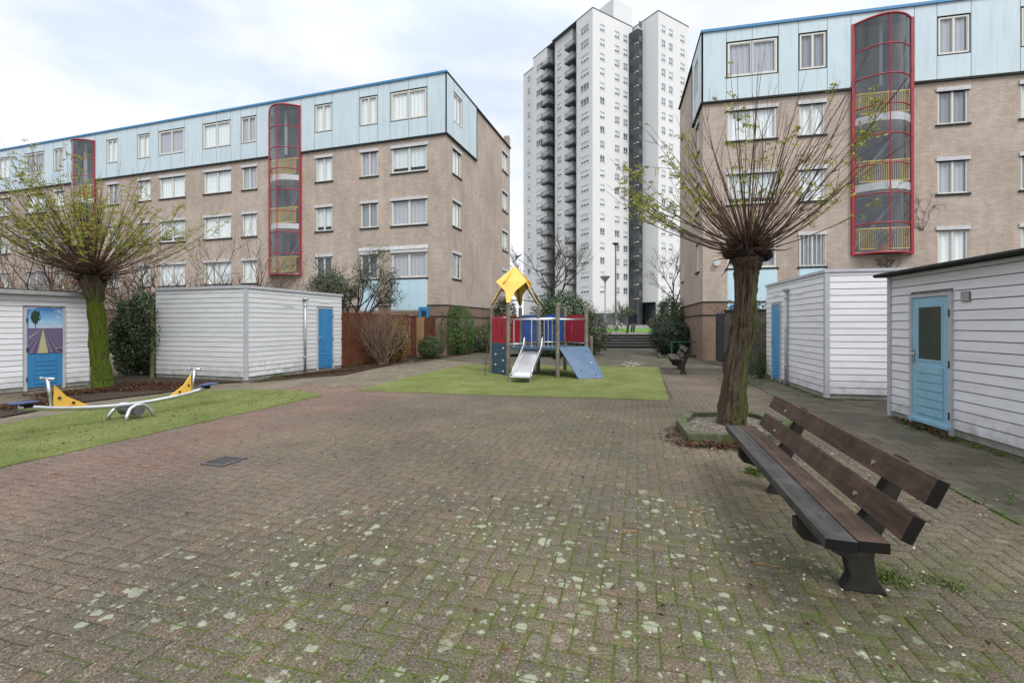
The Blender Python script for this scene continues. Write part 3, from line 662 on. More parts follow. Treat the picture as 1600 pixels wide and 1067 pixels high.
LC = [(0, 16), (42, 71), (86, 100), (169, 185), (217, 235), (250, 289), (319, 361), (379, 401), (494, 519), (564, 590), (612, 667)]
lcols = []
for i, (a, b_) in enumerate(LC):
    x0, x1 = span(LF, a, b_); st = {(612, 667): {3: 0, 2: 2, 1: 1, 0: 1}, (494, 519): {0: 4}, (564, 590): {0: 4, 3: 0}}.get((a, b_))
    lcols.append((x0, x1, st))
lcols.append((-44, -41.2, None))
b1 = span(LF, 421.6, 471.5); b2 = span(LF, 114, 152)
lbays = [((b1[0]+b1[1])/2, (b1[1]-b1[0])/2-.05, 4.35, 13.78), ((b2[0]+b2[1])/2, (b1[1]-b1[0])/2-.05, 4.35, 13.78)]
gy = [(LF.coly(707.5), LF.coly(720)), (LF.coly(785), LF.coly(793))]
facade(root, LF, lcols, lbays, (-50, 0), [], 1, 10.7, LF.coly(743), gy)
for k, (c, w, z0, z1) in enumerate(lbays): stair_bay(root, c, w, z0, z1, 1)
b = MB(); b.box(-.35, 10.3, ZR+.05, .02, 10.7, ZR+.8); b.build('parapet', M['brick_wall'], root)
def low_panels(root, f, cols, zt=3.95, zb=2.3):
    for (x0, x1) in cols:
        p = MB(); n = 2 if x1-x0 > 1.2 else 1
        for i in range(n): a = x0+(x1-x0)*i/n; p.box(a+.015, -.03, zb, a+(x1-x0)/n-.015, .02, zt)
        p.box(x0-.03, -.012, zb-.05, x1+.03, .01, zt-.01, 1)
        p.build('infill_panel', [M['pale_blue_panel'], M['white_trim']], root)
low_panels(root, LF, [(c[0], c[1]) for c in lcols if c[0] > -22 or c[0] < -40][0:0]+[(lcols[10][0], lcols[10][1]), (lcols[9][0], lcols[9][1]), (lcols[6][0], lcols[6][1]), (lcols[5][0], lcols[5][1])])
# long shutter beam over the ground windows, blue front doors
b = MB(); b.box(lcols[9][0]-.1, -.07, 5.45, lcols[10][1]+.1, -.055, 5.64); b.build('lintel', M['slab_white'], root, uv=False)
def bdoor(root, x0, x1):
    d = MB(); d.box(x0, -.06, .3, x0+.14, .0, 2.45); d.box(x1-.14, -.06, .3, x1, .0, 2.45); d.box(x0+.14, -.06, 2.25, x1-.14, 0, 2.45); d.box(x0+.14, -.03, .3, x1-.14, -.002, 2.25, 1)
    d.build('door', [M['door_blue'], M['dark_glass']], root)
bdoor(root, LF.colx(655), LF.colx(670)+.02); bdoor(root, LF.colx(320), LF.colx(332))
# ------------------------------------------------------------------ right apartment building
RF = Frame(8.33, 20.4, 12.5)
root = fempty('apartment_building', RF, label='beige brick apartment block with pale blue top floor behind the white sheds, at the right', cat='building', group='brick apartment blocks')
rc = [(1136.6, 1213.4, {3: 1, 2: 0, 1: 2, 0: 3}), (1249, 1289, {3: 3, 2: 0, 1: 0, 0: 3}), (1465, 1512.6, {3: 1, 2: 3, 1: 1, 0: 0}), (1595, 1650, None)]
rcols = [(*span(RF, a, b_), st) for a, b_, st in rc]+[(15.5, 18.0, None), (19.4, 20.6, None), (24.5, 26, None), (29, 31.5, None)]
bb = span(RF, 1329.5, 1426)
facade(root, RF, rcols, [((bb[0]+bb[1])/2, (bb[1]-bb[0])/2-.05, 4.4, 13.76)], (0, 34), [], -1, 7.4, 2.4, [(.9, 1.7), (5.9, 6.6)])
stair_bay(root, (bb[0]+bb[1])/2, (bb[1]-bb[0])/2-.05, 4.4, 13.76, 1, plant=True)
low_panels(root, RF, [(rcols[0][0], rcols[0][1]), (rcols[1][0], rcols[1][1])], 3.95, 2.55)
low_panels(root, RF, [(rcols[0][0], rcols[0][1])], 2.45, .7)
b = MB(); b.box(rcols[0][0]+.1, -.07, .3, rcols[0][0]+1.05, -.035, 2.4); b.build('door', M['door_blue'], root)
b = MB()      # security bars on the lower window
x0, x1 = rcols[1][0], rcols[1][1]
for i in range(7): b.tube([(x0+(x1-x0)*i/6, -.02, 3.97), (x0+(x1-x0)*i/6, -.02, 5.27)], .016, 5)
b.build('window_bars', M['slab_white'], root, uv=False)
b = MB(); b.tube([(.55, -.04, 4.2), (.55, -.16, 4.2)], .13, 12); b.build('wall_lamp', M['lamp_white'], root, uv=False)

# ------------------------------------------------------------------ white tower
TK = Vector((15.36, 89., 1.35)); TA = radians(32.8)
class TFrame(Frame):
    def __init__(s): s.o = TK.copy(); s.th = -TA; s.X = Vector((cos(TA), sin(TA), 0)); s.Y = Vector((-sin(TA), cos(TA), 0))
TF = TFrame(); TZ = 61.8-1.35
root = fempty('apartment_tower', TF, label='tall white high-rise with stacked dark balconies and a dark glass stair strip', cat='tower block')
def row_z(k): return 7.0+k*2.815-1.35+.2     # sill of storey k
zt = [TF.z(0, 1.5, 453.6)-.55-i*0+i*2.81 for i in range(19)]
def tw(x, y0, y1): return None
tb = MB()
WN = []     # (face, coordinate, z)
twoff = .0
hol = lambda spans: [(a, b_, z, z+1.35, .18) for (a, b_) in spans for z in zt]
def ysp(a, b_, x=0): p, q = TF.coly(a, x), TF.coly(b_, x); return (min(p, q), max(p, q))
def xsp(a, b_, y=0): p, q = TF.colx(a, y), TF.colx(b_, y); return (min(p, q), max(p, q))
YL = 4.63
f1 = [ysp(907, 920)]; wall_grid(tb, 0, YL, 2.4, TZ, hol(f1), 0, 'x', 0, True)
f2 = [xsp(937.5, 945), xsp(960.5, 968), xsp(974, 981)]; wall_grid(tb, 0, 10.8, 2.4, TZ, hol(f2), 0, 'y', 0)
f3 = [ysp(870.5, 877, .8)]; wall_grid(tb, 7., 12.6, 2.4, TZ, hol(f3), 0, 'x', .8, True)
f4 = [ysp(838, 848, .4)]; wall_grid(tb, 15.15, 20., 2.4, TZ, hol(f4), 0, 'x', .4, True)
f5 = [ysp(824, 828.5, 1.3)]; wall_grid(tb, 20., 25.3, 2.4, TZ-1.2, hol(f5), 0, 'x', 1.3, True)
f6 = [xsp(1033.5, 1040, -6.2), xsp(1045, 1051.5, -6.2), xsp(1063, 1070, -6.2)]; wall_grid(tb, 11.2, 20.4, 4.6, TZ, hol(f6), 0, 'y', -6.2)
tb.face([(11.2, 8, 4.6), (11.2, -6.2, 4.6), (11.2, -6.2, TZ), (11.2, 8, TZ)]); tb.face([(20.4, -6.2, 4.6), (20.4, 20, 4.6), (20.4, 20, TZ), (20.4, -6.2, TZ)])
tb.face([(11.2, -6.2, 4.6), (11.2, 8, 4.6), (20.4, 8, 4.6), (20.4, -6.2, 4.6)])
for (x, ya, yb) in ((.8, 6.99, 7.0), (.4, 15.14, 15.15)):
    tb.box(x, ya-.15, 2.4, 3.2, yb, TZ)
tb.box(.0, YL-.01, 2.4, 3.2, YL+.12, TZ, sk='l'); tb.box(.8, 12.5, 2.4, 3.2, 12.62, TZ, sk='l')
tb.face([(.4, 20, 2.4), (.4, 20, TZ), (3, 20, TZ), (3, 20, 2.4)]); tb.box(1.3, 25.2, 2.4, 20.4, 25.3, TZ-1.2)
tb.build('wall', M['tower_white'], root, uv=False)
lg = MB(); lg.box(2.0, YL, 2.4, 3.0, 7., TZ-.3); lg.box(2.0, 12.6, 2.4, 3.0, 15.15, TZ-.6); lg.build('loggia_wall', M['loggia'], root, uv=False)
rf = MB(); rf.box(-.05, -.05, TZ, 10.85, 12.6, TZ+.18); rf.box(.35, 12.6, TZ, 11.1, 20, TZ+.18); rf.box(11.15, -6.25, TZ, 20.45, 20, TZ+.18); rf.box(1.25, 20, TZ-1.2, 20.4, 25.3, TZ-1.02)
rf.build('roof', M['tower_grey'], root, uv=False)
ph = MB(); ph.box(7.0, 1.5, TZ+.18, 12.4, 5.6, TZ+5.4); ph.build('roof_house', M['tower_white'], root, uv=False)
pl = MB(); pl.box(.08, .08, -1.5, 10.9, 25, 2.4); pl.build('plinth', M['tower_grey'], root, uv=False)
gs = MB(); gs.box(9.75, -2.3, -1, 11.19, -.004, TZ-1.7); o = gs.build('stair_glazing', M['dark_glass'], root, uv=False)
gt = MB()
for z in [zt[0]-1+i*2.81 for i in range(20)]:
    gt.box(9.70, -2.35, z, 10.1, -2.31, z+.14); gt.box(9.70, -2.31, z, 9.74, -1.4, z+.08)
    gt.box(10.15, -2.33, z+.5, 11.0, -2.305, z+1.7, 1)
gt.build('glazing_band', [M['slab_white'], M['galv_dark']], o, uv=False)
cl = MB()
lowb = MB(); lowb.box(12.4, -4.2, -1, 20.3, 8, 4.6); lowb.build('entrance_hall', M['dark_glass'], root, uv=False)
for x in (11.5, 14.6, 17.6, 20.1): 
    c_ = MB(); c_.box(x-.3, -6.15, -1.2, x+.3, -5.6, 4.6); c_.build('column', M['tower_white'], root, uv=False)
for i, x in enumerate((13.2, 13.9, 15.6, 16.4, 18.6, 19.3)):
    c_ = MB(); c_.box(x, -4.26, 0, x+.35, -4.21, 4.2); c_.build('door_panel', M['slab_white'], root, uv=False)
def tower_window(w):
    k = ('tw', round(w, 1))
    if k not in _wc:
        f = MB(); h = 1.35; t = .09; n = 3 if w > 1.9 else (2 if w > 1.2 else 1)
        f.box(-.06, -.05, -.12, w+.06, .0, -.002, 0); f.box(0, .03, 0, w, .12, t); f.box(0, .03, h-t, w, .12, h); f.box(0, .03, t, t, .12, h-t); f.box(w-t, .03, t, w, .12, h-t)
        for i in range(1, n): f.box(w*i/n-.05, .035, t, w*i/n+.05, .115, h-t)
        f.box(t, .04, .42, w-t, .11, .5)
        f.face([(t, .08, t), (w-t, .08, t), (w-t, .08, h-t), (t, .08, h-t)], 1); f.face([(t, .14, .5), (w-t, .14, .5), (w-t, .14, h-t), (t, .14, h-t)], 2)
        f.face([(t, .17, 0), (w-t, .17, 0), (w-t, .17, h), (t, .17, h)], 3)
        var = []
        for cu in ('curtain0', 'curtain1', 'curtain2', 'curtain4'): var.append(f.mesh('window', [M['slab_white'], M['glass'], M[cu], M['black']], uv=False))
        _wc[k] = (var, f)
    return _wc[k]
rr = random.Random(4); wl = []
for (a, b_) in f1: wl += [(a, b_, z, 'x', 0) for z in zt]
for (a, b_) in f2: wl += [(a, b_, z, 'y', 0) for z in zt]
for (a, b_) in f6: wl += [(a, b_, z, 'y', -6.2) for z in zt]
for (a, b_) in f4: wl += [(a, b_, z, 'x', .4) for z in zt]
for (a, b_) in f3: wl += [(a, b_, z, 'x', .8) for z in zt]
for (a, b_) in f5: wl += [(a, b_, z, 'x', 1.3) for z in zt]
rest = MB()
for i, (a, b_, z, ax, c) in enumerate(wl):
    var, f = tower_window(b_-a); v = rr.choice([0, 0, 0, 2, 1, 1, 3])
    # x faces look towards -x: local window x axis runs along -Y
    if i < 98:
        if ax == 'y': inst('window', var[v], root, (a, c, z))
        else: inst('window', var[v], root, (c, b_, z), -pi/2)
    else:
        n = len(rest.v)
        for (px_, py_, pz_) in f.v: rest.v.append((a+px_, c+py_, z+pz_) if ax == 'y' else (c+py_, b_-px_, z+pz_))
        for q, mm in zip(f.f, f.m): rest.f.append(tuple(n+k for k in q)); rest.m.append({2: {0: 2, 1: 4, 2: 2, 3: 5}[v]}.get(mm, mm))
rest.build('window', [M['slab_white'], M['glass'], M['curtain0'], M['black'], M['curtain1'], M['curtain4']], root, uv=False, kind='stuff', label='white framed windows on the far wings of the tower')
def balcony_mesh():
    f = MB(); f.box(-1.0, 0, -.16, 1.9, 3.1, 0, 1)
    for (p, q) in (((-.96, 0), (-.96, 3.05)), ((-.96, .03), (1.1, .03)), ((-.96, 3.05), (.4, 3.05))):
        for z in (.12, 1.0): f.tube([(*p, z), (*q, z)], .05, 4)
        n = max(3, int(sqrt((p[0]-q[0])**2+(p[1]-q[1])**2)/.28))
        for i in range(n+1): x, y = p[0]+(q[0]-p[0])*i/n, p[1]+(q[1]-p[1])*i/n; f.tube([(x, y, 0), (x, y, 1.02)], .022 if 0 < i < n else .05, 4, cap=False)
    f.box(-.9, .1, .1, -.87, 2.9, .9, 2)
    return f.mesh('balcony', [M['balcony_dark'], M['tower_grey'], M['bay_glass']], uv=False)
bm_ = balcony_mesh()
for z in zt:
    inst('balcony', bm_, root, (.6, 4.8, z-.7)); inst('balcony', bm_, root, (.5, 12.9, z-.7))

# ------------------------------------------------------------------ sheds
def boards(mb, x0, x1, z0, z1, holes, pitch=.137, P=None, m=0):
    """weatherboards on the plane y=0 facing -y; holes: (a,b,z0,z1)"""
    z = z0
    while z < z1-.02:
        zt_ = min(z+pitch, z1); z_next = zt_; cuts = [(x0, x1)]
        for (a, b_, h0, h1) in holes:
            if zt_-.01 > h0 and z+.01 < h1:
                nc = []
                for (c, d) in cuts:
                    if b_ <= c or a >= d: nc.append((c, d)); continue
                    if a > c: nc.append((c, a))
                    if b_ < d: nc.append((b_, d))
                cuts = nc
        rows_ = [(c, d, z, zt_) for (c, d) in cuts]+[(max(a, x0), min(b_, x1), h1, zt_) for (a, b_, h0, h1) in holes if z < h1-.0 < zt_-.02]
        for (c, d, z, zt_) in rows_:
            if d-c < .01: continue
            pr = [(-.008, z+.003), (-.021, z+.006), (-.020, z+.02), (-.013, zt_-.007), (.0, zt_-.006)]
            poly = [P(c, y, zz) for y, zz in pr]; e = Vector(P(d, 0, 0))-Vector(P(c, 0, 0)); n = len(mb.v)
            mb.prism(poly, e, m)
        z = z_next
def shed_door(root, P, x0, x1, z1, mat, style, flipn=False, rz=0, loc=None):
    """door as a part built in a local frame: origin at hinge corner, x along the wall, outside -y"""
    w = x1-x0; d = MB(); h = z1-.09
    d.box(.03, -.030, .05, w-.03, .012, h)
    f = MB(); t = .05
    f.box(-.02, -.045, -.02, t-.012, .0, h+.045); f.box(w-t+.012, -.045, -.02, w+.02, .0, h+.045); f.box(t-.012, -.045, h+.004, w-t+.012, .0, h+.045)
    root_d = d.build('door', M[mat], root, loc=loc, rz=rz, bevel=.003)
    f.build('door_frame', M['grey_trim'], root_d, uv=False)
    q = MB()
    if style == 'panel':
        q.box(.14, -.036, .62, w-.14, -.030, h-.16)
        for k in range(5): q.obox((w/2, -.036, .16+k*.085), (w/2-.13, 0, 0), (0, .004, -.012), (0, .003, .03))
        q.build('door_panel', M[mat], root_d)
    elif style == 'glass':
        q.box(.16, -.036, .98, .19, -.030, h-.12); q.box(w-.19, -.036, .98, w-.16, -.030, h-.12); q.box(.19, -.036, .98, w-.19, -.030, 1.01); q.box(.19, -.036, h-.15, w-.19, -.030, h-.12)
        for k in range(6): q.box(.15, -.046, .18+k*.125, w-.15, -.030, .18+k*.125+.108)
        q.box(.0, -.075, .05, w, -.031, .10); q.build('door_panel', M[mat], root_d)
        g_ = MB(); g_.box(.19, -.034, 1.01, w-.19, -.031, h-.15); g_.build('pane', M['frosted_green'], root_d, uv=False)
    else:
        q.box(.16, -.034, .10, w-.16, -.030, .82)
        for k in range(6): q.box(.17, -.048, .13+k*.105, w-.17, -.037, .13+k*.105+.09)
        q.build('door_panel', M[mat], root_d)
    return root_d, w, h
def handle(d, x, z, s=1):
    q = MB(); q.box(x-.02, -.042, z-.11, x+.02, -.036, z+.09); q.tube([(x, -.036, z+.03), (x, -.085, z+.03), (x+s*.11, -.085, z+.03)], .009, 6); q.build('handle', M['steel'], d, uv=False)
def hinges(d, x, h):
    q = MB()
    for z in (.25, h/2, h-.25): q.tube([(x, -.05, z-.05), (x, -.05, z+.05)], .011, 6)
    q.build('hinge', M['dark_metal'], d, uv=False)
def downpipe(root, P0, h):
    q = MB(); x, y = P0[0], P0[1]
    q.tube([(x, y, .05), (x, y, h-.28)], .038, 8); q.box(x-.07, y-.06, h-.30, x+.07, y+.07, h-.24)
    for z in (.5, 1.4, h-.5): q.tube([(x, y, z), (x, y, z+.04)], .047, 8)
    return q
Pf = lambda a, y, z: (a, y, z)                    # front wall (facing -y)
# --- left shed beside the fence
A = Frame(*gnd(384, 595.5)[:2], 17.3)
H = 2.62; LX, DY = 3.36, 4.04
root = fempty('shed', A, label='pale grey flat-roofed shed with one blue door, left of the brown fence', cat='shed', group='flat-roofed clad sheds')
cl = MB(); boards(cl, -LX, -.05, .10, H-.08, [], .137, Pf)
Pr = lambda a, y, z: (-y, a, z)                   # right wall at x=0 facing +x
dy0, dy1 = A.coly(494.5), A.coly(519.5)
boards(cl, .05, DY, .10, H-.08, [(dy0-.02, dy1+.02, 0, 2.14)], .137, Pr)
cl.build('cladding', M['siding_grey'], root)
c_ = MB(); c_.box(-LX, .004, 0, -.004, DY, H-.07); c_.build('wall', M['concrete'], root)
c_ = MB(); c_.box(-.055, -.034, .02, .034, .055, H-.06); c_.build('corner_trim', M['grey_trim'], root, uv=False)
c_ = MB(); c_.box(-LX-.04, -.05, H-.075, .05, DY+.04, H); c_.build('roof', M['grey_trim'], root, uv=False)
d, w, h = shed_door(root, Pr, dy0, dy1, 2.12, 'door_blue', 'panel', loc=(0, dy0, .04), rz=pi/2); handle(d, .07, 1.05); hinges(d, w-.03, h)
py_ = A.coly(474); q = downpipe(root, (.07, py_), H); q.build('downpipe', M['zinc'], root, uv=False, smooth=True)
c_ = MB(); c_.box(.026, 1.35, H-.52, .034, 1.75, H-.49); c_.box(.026, dy0+.1, H-.34, .034, dy1-.1, H-.31); c_.build('vent_strip', M['slab_white'], root, uv=False)
# white replacement boards low on the right wall
c_ = MB()
for k, (a0, a1) in enumerate([(.08, .75), (.78, 1.3), (.08, 1.15), (1.18, 1.75), (.08, .6), (.63, 1.9)]):
    z = .115+(k//2)*.137; c_.box(.021, a0, z, .029, a1, z+.115)
c_.build('patch_board', M['slab_white'], root)
# --- poster shed at the far left
p1 = gnd(146, 602.5); p0 = gnd(0, 617)
thA = math.degrees(atan2(p1.x-p0.x, p1.y-p0.y)); A2 = Frame(p1.x-.25, p1.y+.15, thA-1)
H2 = 2.34; root = fempty('shed', A2, label='white weatherboard shed with a lavender field poster on its blue door', cat='shed', group='flat-roofed clad sheds')
cl = MB(); Y0 = -5.
d0, d1 = A2.coly(37.5), A2.coly(99.5)
boards(cl, Y0, 0, .10, H2-.02, [(d0-.03, d1+.03, 0, 1.99)], .125, Pr)
cl.build('cladding', M['siding_lilac'], root)
c_ = MB(); c_.box(-3, Y0, 0, -.004, 0, H2-.02); c_.build('wall', M['concrete'], root)
boards(q := MB(), -3, 0, .1, H2-.02, [], .125, lambda a, y, z: (a, -y, z)); q.build('cladding', M['siding_lilac'], root)
c_ = MB(); c_.box(-3.1, Y0-.1, H2, .18, .12, H2+.02, 1); c_.box(-3.1, Y0-.1, H2-.09, .2, .14, H2+.0); c_.build('roof', [M['zinc'], M['felt']], root, uv=False)
d, w, h = shed_door(root, Pr, d0, d1, 1.97, 'door_blue', 'low', loc=(0, d0, .02), rz=pi/2); handle(d, w-.08, .93, -1); hinges(d, .03, h)
c_ = MB(); c_.box(.026, d0-.95, 1.62, .034, d0-.83, 1.7); c_.build('vent', M['dark_metal'], root, uv=False)
def m_poster():
    m = NM('poster'); u, v, _ = m.xyz(m.co('UV')); co = m.co('UV')
    hz = .55
    skyc = m.ramp(v, (.55, (.42, .48, .60)), (.72, (.22, .45, .66)), (1., (.02, .12, .38)))
    cloud = m.ramp(m.noise(3., m.map(co, (1, 2.6, 1)), 5, .6), (.5, 0.), (.7, .75)); skyc = m.mix(cloud, skyc, (.55, .62, .68))
    dn = m.math('MAXIMUM', m.math('SUBTRACT', hz, v), .004); s_ = m.math('DIVIDE', m.math('SUBTRACT', u, .41), dn)
    st = m.math('SINE', m.math('MULTIPLY', s_, 17.)); gr = m.noise(45., co, 6, .8)
    field = m.mix(m.ramp(m.math('ADD', m.math('MULTIPLY', st, .10), gr), (.35, 0.), (.66, 1.)), (.05, .03, .075), (.22, .18, .28))
    pathm = m.math('MULTIPLY', m.math('LESS_THAN', m.math('ABSOLUTE', m.math('ADD', s_, .0)), m.math('ADD', .22, m.math('MULTIPLY', gr, .12))), 1.)
    field = m.mix(pathm, field, m.mix(gr, (.25, .25, .10), (.55, .53, .33)))
    p2 = m.math('LESS_THAN', m.math('ABSOLUTE', m.math('ADD', s_, 1.9)), .13); field = m.mix(p2, field, (.40, .34, .30))
    c = m.mix(m.math('GREATER_THAN', v, hz), field, skyc)
    dx = m.math('MULTIPLY', m.math('SUBTRACT', u, .2), 5.6); dy = m.math('MULTIPLY', m.math('SUBTRACT', v, .79), 5.6)
    dd = m.math('SQRT', m.math('ADD', m.math('MULTIPLY', dx, dx), m.math('MULTIPLY', dy, dy)))
    tree = m.math('LESS_THAN', m.math('ADD', dd, m.math('MULTIPLY', m.noise(9., co, 6, .8), 2.4)), 2.0)
    trunk = m.math('MULTIPLY', m.math('LESS_THAN', m.math('ABSOLUTE', m.math('SUBTRACT', u, .2)), .012), m.math('MULTIPLY', m.math('GREATER_THAN', v, hz), m.math('LESS_THAN', v, .75)))
    c = m.mix(m.math('MAXIMUM', tree, trunk), c, (.012, .04, .02)); M['poster'] = m.fin(c, .3)
m_poster()
b = MB(); pw, phh = w-.1, 1.08; b.box(0, -.006, 0, pw, 0, phh)
me = b.mesh('poster', M['poster']); uvl = me.uv_layers[0]
for l in uvl.data: l.uv = (l.uv[0]/pw, l.uv[1]/phh)
o = inst('poster', me, root, (.042, d0+.06, .87), pi/2); o['label'] = 'lavender field poster fixed to the door'
# --- right middle shed
C = Frame(*gnd(1291, 622.5)[:2], 12.5); H3 = 2.70
root = fempty('shed', C, label='white flat-roofed shed with a narrow blue door and downpipe, behind the leaning tree trunk', cat='shed', group='flat-roofed clad sheds')
DY = C.coly(1198.5); Pl = lambda a, y, z: (y, a, z)
cl = MB(); boards(cl, .05, 3.6, .10, H3-.06, [], .137, Pf)
e0, e1 = sorted((C.coly(1221.5), C.coly(1208)))
def Pl2(a, y, z): return (y, DY-a, z)
boards(cl, 0, DY-.05, .10, H3-.06, [(DY-e1-.02, DY-e0+.02, 0, 2.16)], .137, Pl2)
cl.build('cladding', M['siding_lilac'], root)
c_ = MB(); c_.box(.004, .004, 0, 3.6, DY, H3-.07); c_.build('wall', M['concrete'], root)
c_ = MB(); c_.box(-.034, -.034, .02, .055, .055, H3-.06); c_.build('corner_trim', M['grey_trim'], root, uv=False)
c_ = MB(); c_.box(-.05, -.05, H3-.06, 3.62, DY+.03, H3); c_.build('roof', M['grey_trim'], root, uv=False)
d, w, h = shed_door(root, None, DY-e1, DY-e0, 2.14, 'door_blue_mid', 'panel', loc=(0, e1, .04), rz=-pi/2) if 'door_blue_mid' in M else (None, 0, 0)
m_door('door_blue_mid', (.07, .28, .50))
d, w, h = shed_door(root, None, DY-e1, DY-e0, 2.14, 'door_blue_mid', 'panel', loc=(0, e1, .04), rz=-pi/2); handle(d, .07, 1.02)
q = downpipe(root, (-.07, C.coly(1233)), H3); q.build('downpipe', M['grey_trim'], root, uv=False, smooth=True)
c_ = MB(); c_.box(-.034, 1.2, H3-.42, -.026, 1.7, H3-.39); c_.box(-.034, e0+.1, H3-.36, -.026, e1-.1, H3-.33); c_.build('vent_strip', M['slab_white'], root, uv=False)
# --- right near shed
D = Frame(*gnd(1391.5, 650)[:2], 10.3); H4 = 2.36
root = fempty('shed', D, label='nearest white shed with a glazed pale blue door, at the right edge', cat='shed', group='flat-roofed clad sheds')
LY = -7.0
cl = MB(); g0, g1 = sorted((D.coly(1426.5), D.coly(1490.5)))
def Pn(a, y, z): return (y, -a, z)
boards(cl, .06, -LY, .10, H4, [(-g1-.02, -g0+.02, 0, 2.05)], .137, Pn)
boards(cl, 0, 3, .10, H4, [], .137, lambda a, y, z: (3-a, -y, z))
cl.build('cladding', M['siding_lilac'], root)
c_ = MB(); c_.box(.004, LY, 0, 3, -.004, H4-.01); c_.build('wall', M['concrete'], root)
c_ = MB(); c_.box(-.034, -.06, .02, .05, .034, H4-.02); c_.build('corner_trim', M['grey_trim'], root, uv=False)
c_ = MB(); c_.box(-.14, LY-.1, H4+.003, 3.1, .16, H4+.04); c_.tube([(-.15, LY-.1, H4+.025), (-.15, .17, H4+.025)], .032, 8); c_.tube([(-.15, .17, H4+.025), (3.1, .17, H4+.025)], .032, 8)
c_.build('roof', M['felt'], root, uv=False)
d, w, h = shed_door(root, None, -g1, -g0, 2.03, 'door_pale_blue', 'glass', loc=(0, g1, .02), rz=-pi/2); handle(d, .08, 1.05); hinges(d, w-.02, h)
v0 = D.coly(1508)
c_ = MB(); c_.box(-.034, v0-.13, 1.86, -.026, v0+.03, 1.99)
c_.build('vent', M['galv_dark'], root, uv=False)
c_ = MB()
for k in range(5): c_.box(-.040, v0-.12, 1.87+k*.023, -.034, v0+.02, 1.88+k*.023)
c_.build('vent_slat', M['slab_white'], root, uv=False)

# ------------------------------------------------------------------ benches
BE = Frame(1.534, 2.29, 15.)
root = fempty('park_bench', BE, label='big dark wooden bench in the right foreground', cat='bench', group='wooden park benches')
BL = 2.68
def plank(name, w0, z0, w1, z1, t, mat, t0=0, t1=BL):
    d = Vector((w1-w0, 0, z1-z0)); n = Vector((-d.z, 0, d.x)).normalized()*(-t)
    q = MB(); p = [(w0, t0, z0), (w1, t0, z1), (w1+n.x, t0, z1+n.z), (w0+n.x, t0, z0+n.z)]
    q.prism(p, (0, t1-t0, 0)); q.m[0] = q.m[1] = 1; me_o = q.build(name, [M[mat], M['end_grain']], root, uv=False, bevel=.004); return me_o
m_wood('plank_brown', (.020, .013, .009), (.075, .047, .034), (1, .06, 1), .6); m_wood('plank_grey', (.016, .016, .015), (.062, .060, .055), (1, .06, 1), .6)
plain('end_grain', (.010, .009, .008), .9)
plank('seat_plank', 0, .45, .140, .445, -.055, 'plank_grey'); plank('seat_plank', .150, .445, .285, .448, -.055, 'plank_brown', .02, BL+.02)
plank('backrest', .367, .504, .422, .628, -.055, 'plank_brown', .01); plank('backrest', .459, .691, .512, .813, -.055, 'plank_brown')
def bench_leg(t):
    prof = [(.27, 0), (.50, 0), (.45, .08), (.43, .20), (.45, .30), (.50, .42), (.545, .56), (.60, .70), (.60, .78), (.565, .80), (.50, .66), (.44, .54), (.385, .44), (.33, .385), (.03, .385), (.03, .31), (.07, .27), (.18, .24), (.29, .18), (.31, .08)]
    q = MB(); q.prism([(x, t-.045, z) for x, z in prof][::-1], (0, .09, 0)); return q.build('leg', M['leg_concrete'], root, uv=False, bevel=.008)
plain('leg_concrete', (.028, .026, .023), .9, 0, .35, 9)
bench_leg(.57); bench_leg(2.18)
for t in (.53, 2.18):
    for (x, z) in ((.07, .456), (.215, .456)): q = MB(); q.tube([(x, t, z-.006), (x, t, z+.004)], .012, 8); q.build('bolt', M['steel'], root, uv=False)
    for (x, z) in ((.338, .566), (.43, .752)): q = MB(); q.tube([(x+.012, t, z), (x-.010+.0, t, z+.006)], .014, 8); q.build('bolt', M['steel'], root, uv=False)
bench0 = root
n2 = gnd(1049, 563.5, .45)
bench2 = copy_tree(bench0); bench2.location = (n2.x, n2.y, 0); bench2.rotation_euler = (0, 0, -radians(16)); bench2['label'] = 'small distant wooden bench beside the play turf'

# ------------------------------------------------------------------ play tower
POST = {'a': (-.65, 14.85), 'b': (-.115, 14.1), 'd': (.83, 14.85), 'c': (.28, 15.85), 'e': (1.34, 13.7), 'g': (2.32, 14.6), 'f': (1.79, 15.7)}
root = empty('play_tower', (.4, 14.6, 0), 0, label='wooden climbing frame with red and blue panels and a yellow kite roof', cat='playground tower')
ox, oy = .4, 14.6
R = lambda p, z=0: Vector((p[0]-ox, p[1]-oy, z))
def play_post(p, h):
    q = MB(); q.tube([R(p, -.02), R(p, h-.02), R(p, h)], [.062, .062, .05], 10); q.build('post', M['post_grey'], root, uv=False)
for k, p in POST.items(): play_post(p, 2.16 if k in 'beg' else 2.12)
play_post((2.55, 15.1), 1.17)
dk = MB(); poly = [R(POST[k], .80) for k in 'abegfc']; dk.prism(poly, (0, 0, .06)); dk.build('deck', M['play_blue'], root, uv=False)
